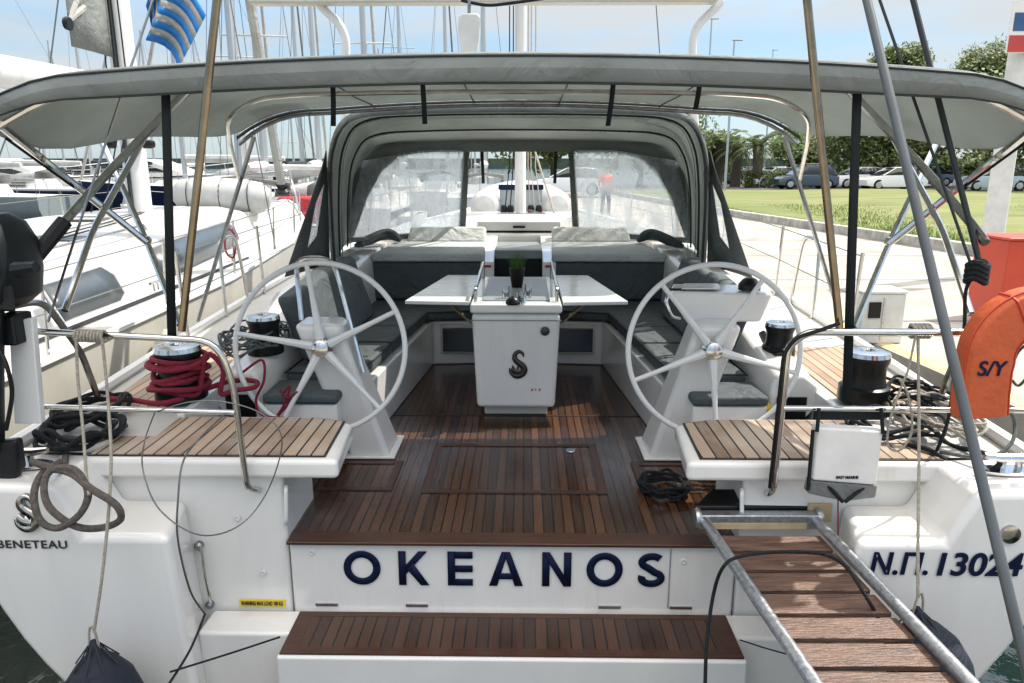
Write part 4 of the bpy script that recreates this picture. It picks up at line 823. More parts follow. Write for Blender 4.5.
for ch, (a_, b_) in zip('OKEANOS', us):
    if ch == 'K':
        A = P(a_, 586, LY); W = P(b_, 586, LY).x - A.x; H = P(a_, 552, LY).z - A.z; w = H * .20; m = MB()
        for kk, pl in enumerate([[(0, 0), (w, 0), (w, H), (0, H)], [(w, H * .33), (w, H * .60), (W * .70, H), (W, H)], [(W * .36, H * .62), (W * .58, H * .70) , (W * 1.05, 0), (W * .76, 0)]]):
            if kk == 1: pl = [(w, H * .33), (W * 1.0, H), (W * .70, H), (w, H * .60)]
            if kk == 2: pl = [(W * .30, H * .46), (W * .50, H * .66), (W * 1.05, 0), (W * .76, 0)]
            m.add([(A.x + x_, LY - .0006 * kk, A.z + z_) for x_, z_ in pl], [(0, 1, 2, 3)])
    else: m = letter(ch, a_, b_)
    B(m, 'letter', 'navy', tp, solid=.0004, sharp=5)
text('BENETEAU', 'maker_lettering', 'emb', Y0, -6, 65, 552, 544, 2.648, off=.01, sp=1.1)
text('Ν.Π.', 'registration_lettering', 'navy', Y0, 868, 925, 571.5, 549, 2.646, off=.022, shear=.10, sp=1.0)
text('13024', 'registration_lettering', 'navy', Y0, 934, 1017, 572, 549, 2.646, off=.022, shear=.10, sp=1.0)
lb = B(MB().box(*[P(237, 600, 2.98).x, P(284, 600, 2.98).x], 2.98, 2.984, P(240, 609, 2.98).z, P(240, 602, 2.98).z), 'warning_label', 'yel2')
text('WARNING MAX LOAD 100 KG', 'label_text', 'piping', lb, 240, 282, 607.5, 603.5, 2.9795, off=.01)
# oval recess handle and eyebolts on transom
B(MB().tube([P(202 + 6 * math.cos(a), 570 + 26 * math.sin(a), 2.98) for a in [0, 3.14]], .004), 'pin', 'steel') if False else None
t_ = B(MB().tube([P(199, 548, 2.96), P(203, 578, 2.94), P(209, 605, 2.95)], .007, 8), 'gas_strut', 'steel'); B(MB().lathe([(.02, 0), (.02, .02), (.01, .03)], P(198, 547, 2.985), (0, -1, 0), 14), 'strut_mount', 'dsteel', t_); B(MB().lathe([(.018, 0), (.018, .02), (.01, .03)], P(209, 606, 2.985), (0, -1, 0), 14), 'strut_mount', 'dsteel', t_)
B(MB().box(P(806, 500, 2.985).x, P(830, 500, 2.985).x, 2.972, 2.985, P(806, 519, 2.98).z, P(806, 501, 2.98).z), 'hinge_plate', 'plywood', bevel=.003)
for q, u_ in ((-1, 285), (1, 741)): B(MB().tube(fillet([P(u_, 488, 2.98), P(u_ - q * 0, 492, 2.955), P(u_, 522, 2.955), P(u_, 526, 2.98)], .02), .009, 8), 'transom_handle', 'wht')
# cleats on the quarters
for q in (-1, 1):
    cx = q * 2.02; cz = .41; f_ = B(MB().prism([(cx + math.cos(a) * .13, 2.83 + math.sin(a) * .05, cz) for a in [k * math.pi / 10 for k in range(20)]], (0, 0, .012)), 'cleat_base', 'steel', bevel=.003)
    B(MB().tube([(cx - .11, 2.83, cz + .07), (cx - .05, 2.83, cz + .06), (cx + .05, 2.83, cz + .06), (cx + .11, 2.83, cz + .07)], [.012, .018, .018, .012], 8).tube([(cx - .035, 2.83, cz), (cx - .03, 2.83, cz + .06)], .014).tube([(cx + .035, 2.83, cz), (cx + .03, 2.83, cz + .06)], .014), 'cleat', 'steel', f_)

# wheel pedestals and wheels
def wheel():
    w = bpy.data.objects.new('steering_wheel', None); C.objects.link(w); w.parent = Y0; w['_o'] = (0, 0, 0)
    Rw = .45
    MB().tube([(math.cos(a) * Rw, 0, math.sin(a) * Rw) for a in [k * math.pi / 36 for k in range(72)]], .0145, 10, True).build('rim', M['wht'], w, local=True)
    for k in range(5):
        a = k * 2 * math.pi / 5; d = V(math.cos(a), 0, math.sin(a)); MB().tube([d * .02 + V(0, .03, 0), d * .12 + V(0, .025, 0), d * .3 + V(0, .008, 0), d * Rw], [.028, .021, .013, .013], 8).build('spoke', M['wht'], w, local=True)
    MB().lathe([(.055, .05), (.06, .03), (.045, .0), (.042, -.01), (.02, -.02)], axis=(0, 1, 0), n=20).build('hub', M['steel'], w, local=True)
    return w
W1 = wheel(); W2 = copy_tree(W1, Y0)
def place(w, u, v, Y, a, tilt=8):
    p = P(u, v, Y) - V(0, 3, 0); w.location = p; w.rotation_mode = 'XYZ'; w.matrix_local = Matrix.Translation(p) @ Matrix.Rotation(R(-tilt), 4, 'X') @ Matrix.Rotation(-a, 4, 'Y')
place(W1, 317, 349, 3.78, R(98 - 72)); place(W2, 711, 350, 3.78, R(57 - 72))
for q, (ut, ub, hubu) in ((-1, (320, 368, 317)), (1, (709, 665, 711))):
    ft = P(ub, 452, 3.98); top = P(ut, 338, 3.98); xt, xb = top.x, ft.x; zt = top.z + .10
    pd = B(MB().hexa([(xb - .115, 3.93, 0), (xb + .115, 3.93, 0), (xb + .13, 4.22, 0), (xb - .13, 4.22, 0), (xt - .125, 3.84, zt), (xt + .125, 3.84, zt), (xt + .12, 4.05, zt + .01), (xt - .12, 4.05, zt + .01)]), 'helm_pedestal', 'gel', bevel=.035, seg=4)
    B(MB().box(xb - .15, xb + .15, 3.9, 4.25, .001, .02), 'pedestal_foot', 'gel', pd, bevel=.01)
    hp = P(hubu, 349, 3.78); B(MB().tube([hp + V(0, .02, 0), hp + V(0, .14, 0)], .035, 14), 'hub_shaft', 'steel', pd)
    if q < 0:
        B(MB().tube(fillet([(xt - .11, 3.96, zt), (xt - .15, 4.05, zt + .33), (xt + .06, 4.05, zt + .33), (xt + .23, 3.9, zt - .28)], .08), .014, 8), 'grab_rail', 'steel', pd)
    else:
        pod = B(MB().hexa([P(683, 322, 4.0), P(757, 322, 4.0), P(757, 322, 4.0) + V(0, .2, .02), P(683, 322, 4.0) + V(0, .2, .02), P(664, 291, 4.0), P(769, 293, 4.0), P(766, 284, 4.25), P(668, 283, 4.25)]), 'instrument_pod', 'gel', pd, bevel=.02, seg=3)
        B(MB().hexa([P(678, 291, 4.02) + V(0, 0, .012), P(716, 291, 4.02) + V(0, 0, .012), P(714, 286, 4.2) + V(0, 0, .012), P(680, 286, 4.2) + V(0, 0, .012), P(678, 291, 4.02) + V(0, 0, .018), P(716, 291, 4.02) + V(0, 0, .018), P(714, 286, 4.2) + V(0, 0, .018), P(680, 286, 4.2) + V(0, 0, .018)]), 'display', 'table', pd)
        B(MB().lathe([(.06, 0), (.06, .03), (.035, .06), (.01, .07)], P(745, 289, 4.05), n=16), 'compass', 'blk', pd)
        B(MB().tube(fillet([P(668, 291, 3.99), P(662, 300, 3.94), P(668, 316, 3.94), P(676, 318, 3.99)], .03), .01, 8), 'grab_rail', 'steel', pd)

# winches
def winch(x_, y_, z_, k=1.0, par=Y0):
    w = B(MB().lathe([(.128 * k, 0), (.13 * k, .01), (.128 * k, .08 * k), (.112 * k, .09 * k), (.104 * k, .12 * k), (.102 * k, .19 * k), (.118 * k, .235 * k), (.115 * k, .25 * k)], (x_, y_, z_), n=28), 'winch', 'blk', par)
    B(MB().lathe([(.118 * k, .252 * k), (.112 * k, .275 * k), (.06 * k, .285 * k), (.035 * k, .282 * k), (.03 * k, .272 * k)], (x_, y_, z_), n=28), 'winch_cap', 'steel', w); return w
for q in (-1, 1): winch(q * (1.74 if q < 0 else 1.80), 3.68, .44, 1.0 if q < 0 else .95)
winch(1.53, 4.2, .54, .72); winch(-1.45, 4.15, .56, .8)

# pushpit rails
tube = lambda pts, r, name, m='steel', n=10, fr=.06, parent=Y0: B(MB().tube(fillet(pts, fr) if fr else pts, r, n), name, m, parent)
tube([P(32, 333, 2.85), P(215, 342, 2.85), P(232, 385, 2.88), P(246, 490, 2.90), P(258, 492, 2.97)], .014, 'pushpit_rail', fr=.09)
tube([P(35, 409, 2.86), P(234, 414, 2.87)], .012, 'pushpit_rail')
tube([P(1040, 331, 2.85), P(806, 331, 2.85), P(787, 345, 2.86), P(772, 488, 2.90), P(766, 492, 2.97)], .016, 'pushpit_rail', fr=.09)
tube([P(782, 407, 2.87), P(1040, 408, 2.86)], .012, 'pushpit_rail')
B(MB().tube(fillet([P(838, 322, 2.82), P(820, 329, 2.82), P(796, 336, 2.82), P(783, 352, 2.83), P(776, 420, 2.85), P(769, 486, 2.87)], .06), .008, 8), 'hose', 'blk')
B(MB().lathe([(.035, 0), (.035, .012), (.02, .02)], P(760, 406, 3.83), (0, -1, 0), 16), 'round_light', 'yel2')
B(MB().box(P(676, 0, 4).x, P(700, 0, 4).x, 4.03, 4.05, P(680, 290.5, 4.02).z, P(680, 288.5, 4.02).z), 'pod_buttons', 'blk')
# stanchions and lifelines
for q in (-1, 1):
    pr = []
    for y in (4.9, 6.6, 8.4, 10.2, 12.2):
        b_, s_ = hb(y); tube([(q * (b_ - .08), y, s_), (q * (b_ - .05), y, s_ + .62)], .013, 'stanchion', fr=0); pr.append((q * (b_ - .05), y, s_))
    for h_2 in (.6, .32): tube([(a, b_, c + h_2) for a, b_, c in pr], .004, 'lifeline', 'wire', 4, 0)
    b_, s_ = hb(6.0); tube([(q * (b_ - .08), 5.7, s_), (q * (b_ - .05), 5.75, s_ + .6), (q * (b_ - .05), 6.1, s_ + .6), (q * (b_ - .08), 6.2, s_)], .014, 'gate_hoop', fr=.12)
# ------------------------------------------------------------------ bimini
bi = bpy.data.objects.new('bimini', None); C.objects.link(bi); bi.parent = Y0; bi['_o'] = (0, 3, 0)
def arch(Y, W, zc, zs, n=28, flat=.62, ramp=2.6):
    out = []
    for i in range(n + 1):
        u = -1 + 2 * i / n; a = abs(u); z = zc - (zc - zs) * (max(0, (a - flat)) / (1 - flat)) ** ramp if a > flat else zc
        z -= .11 * a * a * (1 - max(0, (a - flat)) / (1 - flat)); out.append(V(u * W, Y, z))
    return out
def drape(rows):
    return rows
secs = [(2.98, 2.18, 2.03, 1.80, .80, 1.4), (3.05, 2.19, 2.05, 1.79, .80, 1.4), (3.4, 2.13, 2.08, 1.67, .76, 1.6), (3.75, 2.06, 2.07, 1.73, .72, 1.8), (4.1, 1.97, 2.09, 1.775, .70, 2.0), (4.5, 1.88, 2.06, 1.79, .70, 2.2), (4.9, 1.80, 2.02, 1.80, .68, 2.4)]
rows = []
for i, s_ in enumerate(secs):
    a = [p + V(0, 0, 0 if i in (0, 1, 6) else .004 * math.sin(p.x * 6 + i * 2.1) + .003 * math.sin(p.x * 13 + i) - (.012 if i in (2, 3, 5) else 0)) for p in arch(s_[0], s_[1], s_[2], s_[3], 40, s_[4], s_[5])]; rows.append(a)
canopy = B(MB().grid(rows), 'canopy', 'bim', bi, solid=.008, sub=1)
# aft valance and side hems
va = [[p + V(0, -.002, 0) for p in rows[0]], [p + V(0, -.03, -.05) for p in rows[0]], [p + V(0, .0, -.105 * (1 - .5 * (abs(p.x) / 2.2) ** 6)) for p in rows[0]]]
B(MB().grid(va), 'aft_valance', 'bim', bi, solid=.008, sub=1)
fv = [[p for p in rows[-1]], [p + V(0, .004, -.022) for p in rows[-1]]]
B(MB().grid(fv), 'front_hem', 'piping', bi, solid=.008)
def hoop(Y, W, zc, zs, r, name, flat=.7, ramp=2.2, m='steel', dz=-.025): return B(MB().tube([p + V(0, 0, dz) for p in arch(Y, W, zc, zs, 40, flat, ramp)], r, 8), name, m, bi)
hoop(3.06, 2.14, 2.02, 1.77, .014, 'aft_hoop', .8, 1.4, dz=-.04)
hoop(4.88, 1.78, 2.02, 1.78, .013, 'front_hoop', .68, 2.4, m='dsteel', dz=-.03)
for k, fx in enumerate((10, 17, 23, 30)):
    B(MB().tube([rr[fx] + V(0, 0, -.009) for rr in rows], .004, 5), 'seam', 'piping', bi)
B(MB().tube([p + V(0, -.012, -.006) for p in rows[0]], .005, 6), 'edge_piping', 'piping', bi); B(MB().tube([Vector(p) + V(0, -.004, 0) for p in va[2]], .004, 6), 'edge_piping', 'piping', bi)
# middle hoop with legs
for q in (-1, 1):
    f = (lambda u: u) if q < 0 else (lambda u: 1026 - u)
    T = lambda pts, r, name, m='steel', fr=.08: B(MB().tube(fillet([P(f(u), v, Y) for u, v, Y in pts], fr), r, 8), name, m, bi)
    T([(513, 91.5, 4.2), (400, 92, 4.2), (300, 94, 4.2), (252, 98, 4.2), (222, 116, 4.2), (224, 142, 4.4), (233, 180, 4.95)], .013, 'middle_hoop', fr=.22)
    T([(248, 136, 4.9), (219, 230, 5.0), (191, 322, 5.1)], .014, 'hoop_leg', 'dsteel')
    T([(184, 88, 3.9), (110, 165, 3.45), (60, 222, 3.1)] + ([] if q < 0 else [(45, 242, 3.0)]), .019, 'brace')
    if q < 0: T([(60, 222, 3.1), (27, 262, 2.95)], .032, 'brace_sleeve', 'rub')
    T([(-20, 113, 3.0), (34, 157, 3.4), (142, 243, 3.6)], .017, 'brace')
    T([(92, 134, 4.0), (140, 238, 3.7), (176, 326, 3.4)], .015, 'brace')
    T([(142, 131, 3.9), (88, 230, 3.4), (60, 312, 3.1)], .015, 'brace')
    T([(142, 131, 3.9), (186, 90, 3.9)], .012, 'brace')
    T([(0, 138, 3.1), (76, 193, 3.5)], .006, 'tension_strap', 'web')
    T([(0, 309, 3.2), (37, 301, 3.3), (75, 352, 3.45), (92, 398, 3.6)], .016, 'rail_leg', 'dsteel')
    # long webbing straps
    strp = [(163, 88, 3.02), (170, 340, 2.87)] if q < 0 else [(171, 85, 3.02), (176, 240, 2.95), (181, 400, 2.84)]
    B(MB().grid([[P(f(u) - 4.5, v, Y), P(f(u) + 4.5, v, Y)] for u, v, Y in strp]), 'long_strap', 'web', bi, solid=.004)
    B(MB().lathe([(.02, -.012), (.024, 0), (.02, .012)], P(f(142), 241, 3.62), (0, 1, 0), 12), 'joint', 'steel', bi)
for (u0, v0, u1, v1) in ((332, 82, 332, 126), (422, 80, 424, 124), (614, 78, 607, 126), (700, 78, 694, 110)):
    B(MB().grid([[P(u0 - 2.5, v0 - 3, 3.02), P(u0 + 2.5, v0 - 3, 3.02)], [P((u0 + u1) / 2 - 2, (v0 + v1) / 2, 3.05), P((u0 + u1) / 2 + 3, (v0 + v1) / 2, 3.05)], [P(u1 - 2, v1, 3.06), P(u1 + 3, v1, 3.06)]]), 'hanging_strap', 'web', bi, solid=.004)
# backstay rods
tube([P(180, 332, 2.86) + (P(222, -60, 2.86) - P(180, 332, 2.86)) * 5, P(180, 332, 2.86)], .0155, 'backstay_rod', 'brass', fr=0); tube([P(838, 328, 2.86) + (P(800, -60, 2.86) - P(838, 328, 2.86)) * 5, P(838, 328, 2.86)], .0155, 'backstay_rod', 'brass', fr=0)
# mainsheet arch
ar = B(MB().tube(fillet([(-1.70, 6.7, .5), (-1.50, 6.65, 2.1), (-1.44, 6.6, 2.72), (-1.72, 6.6, 2.97), (1.72, 6.6, 2.97), (1.44, 6.6, 2.72), (1.50, 6.65, 2.1), (1.70, 6.7, .5)], .14, 6), .035, 10), 'mainsheet_arch', 'wht')
bm2 = B(MB().box(-2.2, 1.6, 6.45, 6.6, 2.90, 2.97), 'arch_beam', 'gel2', ar, bevel=.02)
B(MB().prism([(P(u, v, 5.8).x, 5.8, P(u, v, 5.8).z) for u, v in [(452, 16), (455, 13), (471, 13), (474, 16), (474, 35), (470, 60), (456, 60), (452, 35)]], (0, .04, 0)), 'hanging_pod', 'pbox', ar, bevel=.012)
B(MB().tube([P(463, 0, 5.82), P(463, 14, 5.82)], .012, 6), 'pod_shackle', 'dsteel', ar)
B(MB().tube(smooth([P(455, 0, 5.85), P(480, 5, 5.85), P(505, 3, 5.85), P(540, -2, 5.85)]), .012, 6), 'mainsheet', 'roped', ar)
# boom with sail bag overhead
B(MB().tube([(0, 10.2, 3.9), (0, 5.4, 4.2)], .12, 10), 'boom', 'mastw')

# ------------------------------------------------------------------ dodger
dg = bpy.data.objects.new('dodger', None); C.objects.link(dg); dg.parent = Y0; dg['_o'] = (0, 3, 0)
def dhoop(Yb, Yt, Wb, Wt, zb, zt, n=36):
    pts = [(-Wb, Yb, zb), (-Wb + (Wb - Wt) * .45, (Yb + Yt) / 2, zb + (zt - zb) * .5), (-Wt * .98, Yt, zb + (zt - zb) * .80), (-Wt * .86, Yt, zb + (zt - zb) * .955), (-Wt * .55, Yt, zt - .01), (0, Yt, zt)]
    pts = [Vector(p) for p in pts]; full = pts + [V(-p.x, p.y, p.z) for p in pts[::-1][1:]]
    return smooth(full, 6)
H0 = dhoop(6.0, 5.28, 1.52, 1.31, .84, 2.02); H1 = dhoop(6.35, 6.1, 1.56, 1.44, .86, 2.03); H2 = dhoop(6.9, 6.7, 1.62, 1.49, .90, 1.94); H3 = dhoop(7.4, 7.05, 1.70, 1.49, .92, 1.85)
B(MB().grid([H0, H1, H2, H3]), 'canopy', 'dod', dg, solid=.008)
for Hh_, m_n, dz in ((H0, 'hoop', -.03), (H1, 'hoop', -.02), (H2, 'hoop', -.02)):
    sc_ = .985; B(MB().tube([V(p.x * sc_, p.y, p.z + dz) for p in Hh_], .009, 8), m_n, 'piping', dg)
for Hh_ in (H1, H2): B(MB().tube([V(p.x * .965, p.y - .03, p.z - .03) for p in Hh_], .004, 6), 'hoop_tube', 'dsteel', dg)
B(MB().grid([H0, [p + V(0, -.01, -.05) if p.z > 1.6 else p + V(.04 * (1 if p.x < 0 else -1), -.01, 0) for p in H0]]), 'aft_hem', 'dodmid', dg, solid=.006)
# windscreen: frame bands between H3 and panels (windscreen lies from top hoop to coachroof)
def scr(f, g_):                        # f across -1..1, g up 0..1 on the raked windscreen
    yb = 7.46 - .25 * abs(f) ** 3; yt = 7.08; wb = 1.70; wt = 1.44
    zb = 1.0 - .08 * abs(f); top = 1.80 - .10 * max(0, abs(f) - .6) ** 1 / .4
    return V(f * (wb + (wt - wb) * g_), yb + (yt - yb) * g_, zb + (top - zb) * g_)
def patch(poly, n=1): return [scr(*p) for p in poly]
fr_ = MB()
def quad(f0, g0, f1, g1, n=8): fr_.grid([[scr(f0 + (f1 - f0) * i / n, g) for i in range(n + 1)] for g in (g0, g1)])
quad(-1.06, .93, 1.06, 1.16, 20); quad(-1, -.05, -.32, .02); quad(.32, -.05, 1, .02); quad(-.355, .02, -.315, .93, 3); quad(.355, .02, .315, .93, 3)
for q in (-1, 1): fr_.grid([[scr(q * .95, 0.02), scr(q * 1.06, .02)], [scr(q * .92, .5), scr(q * 1.08, .5)], [scr(q * .86, .8), scr(q * 1.1, .8)], [scr(q * .76, .94), scr(q * 1.1, .94)]])
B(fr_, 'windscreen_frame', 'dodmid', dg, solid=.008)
for q in (-1, 1):
    ws = [[V(0, -.012, 0) + scr(q * (.345 + .655 * i / 10), .01 + .94 * j / 6) for i in range(11)] for j in range(7)]
    B(MB().grid(ws), 'window', 'vin', dg, solid=.003)
    # side wing
    wy = [V(q * 1.53, 5.98, .84), V(q * 1.46, 5.62, 1.75), V(q * 1.49, 5.6, 1.60), V(q * 1.80, 5.66, .78)]
    wy[1] = V(q * 1.37, 5.45, 1.72); wy[2] = V(q * 1.40, 5.42, 1.60)
    c_ = [wy[0].lerp(wy[3], .38).lerp(wy[1], .30), wy[0].lerp(wy[1], .80).lerp(wy[3], .06), wy[3].lerp(wy[2], .78).lerp(wy[0], .12), wy[3].lerp(wy[2], .34).lerp(wy[0], .30)]
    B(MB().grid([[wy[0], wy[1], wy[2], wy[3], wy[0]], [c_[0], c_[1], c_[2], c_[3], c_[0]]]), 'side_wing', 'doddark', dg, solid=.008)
    B(MB().add(c_, [(0, 1, 2, 3)]), 'wing_window', 'vin', dg, solid=.003)
    B(MB().grid([[V(q * (.33 if q else 0), 7.3, 0) + V(0, 0, 1.45), V(q * .36, 7.3, 1.45)], [V(q * .33, 7.1, 1.78), V(q * .36, 7.1, 1.78)]]), 'dangling_strap', 'web', dg, solid=.004)
# dark bags at the windscreen feet
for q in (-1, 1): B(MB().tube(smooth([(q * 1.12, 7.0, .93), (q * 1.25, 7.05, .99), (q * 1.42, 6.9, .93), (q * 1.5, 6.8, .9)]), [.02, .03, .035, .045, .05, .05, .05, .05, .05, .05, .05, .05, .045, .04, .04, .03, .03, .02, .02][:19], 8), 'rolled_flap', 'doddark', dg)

# ------------------------------------------------------------------ things on and around our yacht
def world_from_boat(o): return o
# tender on the foredeck
c = yc((0, 12.0, .74)); t = thing('inflatable_tender', 'grey-white inflatable tender lying on the foredeck beyond the mast', 'dinghy', c, rz=YAW); o = dict(local=True)
for q in (-1, 1):
    MB().tube([(q * .57, -.28, .25), (q * .57, -.2, .25), (q * .57, 0, .25), (q * .57, 1.5, .25), (q * .45, 2.3, .3), (q * .2, 2.7, .36), (0, 2.8, .38)], [.03, .17, .245, .245, .24, .23, .22], 18).build('side_tube', M['pvc'], t, **o)
MB().box(-.34, .34, .05, .10, .02, .50).build('transom', M['pvcg'], t, bevel=.01, **o); MB().box(-.36, .36, .04, .11, .50, .58).build('top_band', M['navy'], t, bevel=.01, **o); MB().grid([[(-.4, .1, .08), (0, .1, -.0), (.4, .1, .08)], [(-.35, 2.3, .1), (0, 2.3, 0), (.35, 2.3, .1)]]).build('floor', M['pvcg'], t, solid=.02, **o)

# items on the table
def ttop(u, v): p = PZ(u, v, .773); return p
p = ttop(517, 287); t = thing('potted_plant', 'black pot of spiky green grass on the cockpit table', 'plant', p)
MB().lathe([(.036, 0), (.04, .01), (.055, .12), (.058, .135), (.05, .135), (.046, .12)], n=18).build('pot', M['blk'], t, **o)
m = MB()
for i in range(260):
    a = random.random() * 6.28; r = random.random() * .045; h = random.uniform(.07, .16); l_ = random.uniform(0, .075); b0 = V(math.cos(a) * r, math.sin(a) * r, .12); e_ = b0 + V(math.cos(a) * l_, math.sin(a) * l_, h); s_ = V(-math.sin(a), math.cos(a), 0) * .0018
    m.add([b0 - s_, b0 + s_, e_], [(0, 1, 2)])
m.build('leaves', M['potg'], t, **o)
for (u, v, k, h, lab) in ((506, 298, .026, .075, 'small drinking glass left of the black pot'), (521, 303, .03, .07, 'clear tumbler in front of the plant pot'), (528, 297, .024, .085, 'tall glass right of the plant pot')):
    p = ttop(u, v); q_ = MB().lathe([(k * .9, 0), (k, .005), (k * 1.05, h), (k * .95, h), (k * .9, .008), (.002, .008)], (0, 0, 0), n=18).build('drinking_glass', M['clear']); q_.location = p; tag(q_, lab, 'glass', 'glasses on the cockpit table')
p = ttop(513, 304); q_ = MB().lathe([(.045, 0), (.048, .01), (.04, .03), (.02, .045), (.005, .05)], n=20).build('ashtray', M['blk']); q_.location = p; tag(q_, 'round black ashtray at the aft edge of the table', 'ashtray')

# passarelle
t = thing('gangway', 'wooden slatted gangway with galvanised tube rails from quay to stern', 'gangway', (1.07, 2.9, .0))
A0 = V(.82, 2.93, .14); A1 = V(1.30, 2.93, .14); D = V(.26, -2.25, -.165)
for a_ in (A0, A1): MB().tube([a_, a_ + D], .023, 14).build('side_tube', M['gal'], t)
for k in range(17):
    y0 = .045 + k * .058 * 1.0; f0 = y0; f1 = y0 + .047
    if f1 > .99: break
    c_ = [A0 + D * f0 + V(.02, 0, -.022), A1 + D * f0 + V(-.02, 0, -.022), A1 + D * f1 + V(-.02, 0, -.022), A0 + D * f1 + V(.02, 0, -.022)]
    MB().hexa([p + V(0, 0, -.02) for p in c_] + c_).build('slat', M['slat'], t, bevel=.004)
MB().box(.80, 1.32, 2.90, 2.955, .10, .165).build('end_plate', M['gal'], t, bevel=.006); MB().box(.84, 1.26, 2.894, 2.8985, .105, .13).build('end_board', M['plywood'], t)
MB().prism([(.79, 2.96, .15), (1.33, 2.96, .15), (1.22, 3.10, .17), (.90, 3.10, .17)], (0, 0, .03)).build('mount_pad', M['blk'], t, bevel=.01)
for q in (.80, 1.32): MB().lathe([(.04, -.012), (.045, 0), (.04, .012)], (q, 2.93, .14), (1, 0, 0), 16).build('pivot', M['gal'], t)
MB().tube([A0 + D + V(-.05, 0, .0), A1 + D + V(.05, 0, .0)], .045, 14).build('roller', M['rub'], t)
# near pole, standing on the quay
a_ = V(1.06, .82, QZ); b_ = P(867, 0, 2.0); d_ = (b_ - a_)
tag(origin_fix(MB().tube([a_, a_ + d_ * 1.25], .0108, 14).build('gangway_pole', M['pole']), a_), 'long grey pole leaning up from the quay in front of the orange lifebuoy', 'pole')
# thin black stays upper right
for (u0, v0, u1, v1, r, lab) in ((878, -5, 970, 262, .006, 'thinnest black stay running up at the right of the leaning pole'), (912, -5, 985, 285, .012, 'thick black stay running down to the dark rope knot')):
    a_ = P(u0, v0, 3.25); b_ = P(u1, v1, 2.95); tag(origin_fix(MB().tube([b_ + (a_ - b_) * 4, b_], r, 8).build('stay', M['piping']), b_), lab, 'stay', 'black stays at right')
kk = P(977, 272, 2.95)
m = MB()
for i in range(4): m.tube([kk + V(math.cos(a) * .035, math.sin(a) * .03, -.03 + i * .02 + .01 * math.sin(a * 2)) for a in [q_ * math.pi / 8 for q_ in range(16)]], .014, 6, True)
m.tube(smooth([kk, P(966, 290, 2.95), P(964, 330, 2.9), P(955, 370, 2.9), P(948, 420, 2.95), P(935, 455, 3.05)]), .008, 6)
tag(origin_fix(m.build('rope_knot', M['roped']), kk), 'dark rope knotted round the stay above the lifebuoy', 'rope')

# lifebuoy
t = thing('lifebuoy', 'orange horseshoe lifebuoy marked S/Y hanging on the right rail', 'lifebuoy', P(990, 428, 2.78))
cx_, cz_ = P(1022, 352, 2.78).x, P(1022, 352, 2.78).z; Ro, Ri = .245, .085
ang = [R(-8 + k * 196 / 28) for k in range(29)]
sh = [V(cx_ + Ro * 1.0, 2.7, cz_ - .22)]
path = [V(cx_ + math.cos(a) * .17, 2.74, cz_ + math.sin(a) * .17) for a in ang] + [V(cx_ - .172, 2.74, cz_ - .06), V(cx_ - .168, 2.74, cz_ - .16), V(cx_ - .16, 2.74, cz_ - .24)]
path = [V(cx_ + .16, 2.74, cz_ - .24), V(cx_ + .168, 2.74, cz_ - .16), V(cx_ + .172, 2.74, cz_ - .06)] + path[1:]
rows = []
for i, p in enumerate(path):
    a = path[max(i - 1, 0)]; b = path[min(i + 1, len(path) - 1)]; d = (b - a).normalized(); n_ = V(d.z, 0, -d.x)
    hw, ht = .092, .055
    rows.append([p + n_ * hw * cx2 + V(0, ht * cy2, 0) for cx2, cy2 in ((-1, -.6), (-.8, -1), (.8, -1), (1, -.6), (1, .6), (.8, 1), (-.8, 1), (-1, .6))])
m = MB().grid(rows, True); m.add(rows[0], [tuple(range(8))]); m.add(rows[-1], [tuple(range(8))]); m.build('cover', M['orange'], t, bevel=.008)
m = MB()
for c2 in (0, 3): m.tube([r_[c2] + V(0, -.004, 0) for r_ in rows], .004, 5)
m.build('piping', M['red'], t)
MB().tube(rows[8] + rows[8][:1], .006, 5).build('seam', M['red'], t); MB().tube(rows[20] + rows[20][:1], .006, 5).build('seam', M['red'], t)
text('S/Y', 'lettering', 'navy', t, 977, 1006, 376, 361, 2.683, off=.015, shear=.1)
m = MB().tube(smooth([P(1010, 372, 2.9), P(1018, 352, 2.85), P(1030, 345, 2.85), P(1036, 362, 2.85), P(1020, 385, 2.88), P(1012, 380, 2.9)]), .006, 6)
tag(origin_fix(m.build('throw_line', M['ropegr']), P(1018, 352, 2.85)), 'coiled grey line hanging inside the lifebuoy', 'line')

# outboard motor and its bracket board
t = thing('outboard_motor', 'black outboard motor clamped on the left rail', 'outboard motor', P(8, 490, 2.75))
c_ = P(-14, 263, 2.84)
rows = []
for z_, rx, ry, oy in [(-.17, .10, .13, 0), (-.13, .14, .19, 0), (-.03, .150, .21, 0), (.08, .14, .20, .01), (.15, .11, .16, .02), (.185, .06, .10, .03)]:
    rows.append([c_ + V(rx * math.copysign(abs(math.cos(a)) ** .7, math.cos(a)), oy + ry * math.copysign(abs(math.sin(a)) ** .7, math.sin(a)), z_) for a in [k * math.pi / 10 for k in range(20)]])
m = MB().grid(rows, True); m.add(rows[0], [tuple(range(20))]); m.add(rows[-1], [tuple(range(20))]); m.build('cowling', M['mblk'], t, bevel=.01)
MB().tube([P(16, 270, 2.72), P(36, 267, 2.70)], [.03, .02], 8).build('handle', M['mblk'], t)
MB().hexa([P(-15, 310, 2.9), P(16, 312, 2.9), P(16, 312, 2.72), P(-15, 310, 2.72), P(-15, 285, 2.9), P(12, 285, 2.9), P(12, 285, 2.72), P(-15, 285, 2.72)]).build('neck', M['mblk'], t, bevel=.01)
MB().tube([P(-16, 300, 2.75), P(-14, 390, 2.75), P(-10, 450, 2.75)], [.065, .06, .05], 12).build('shaft_leg', M['mblk'], t)
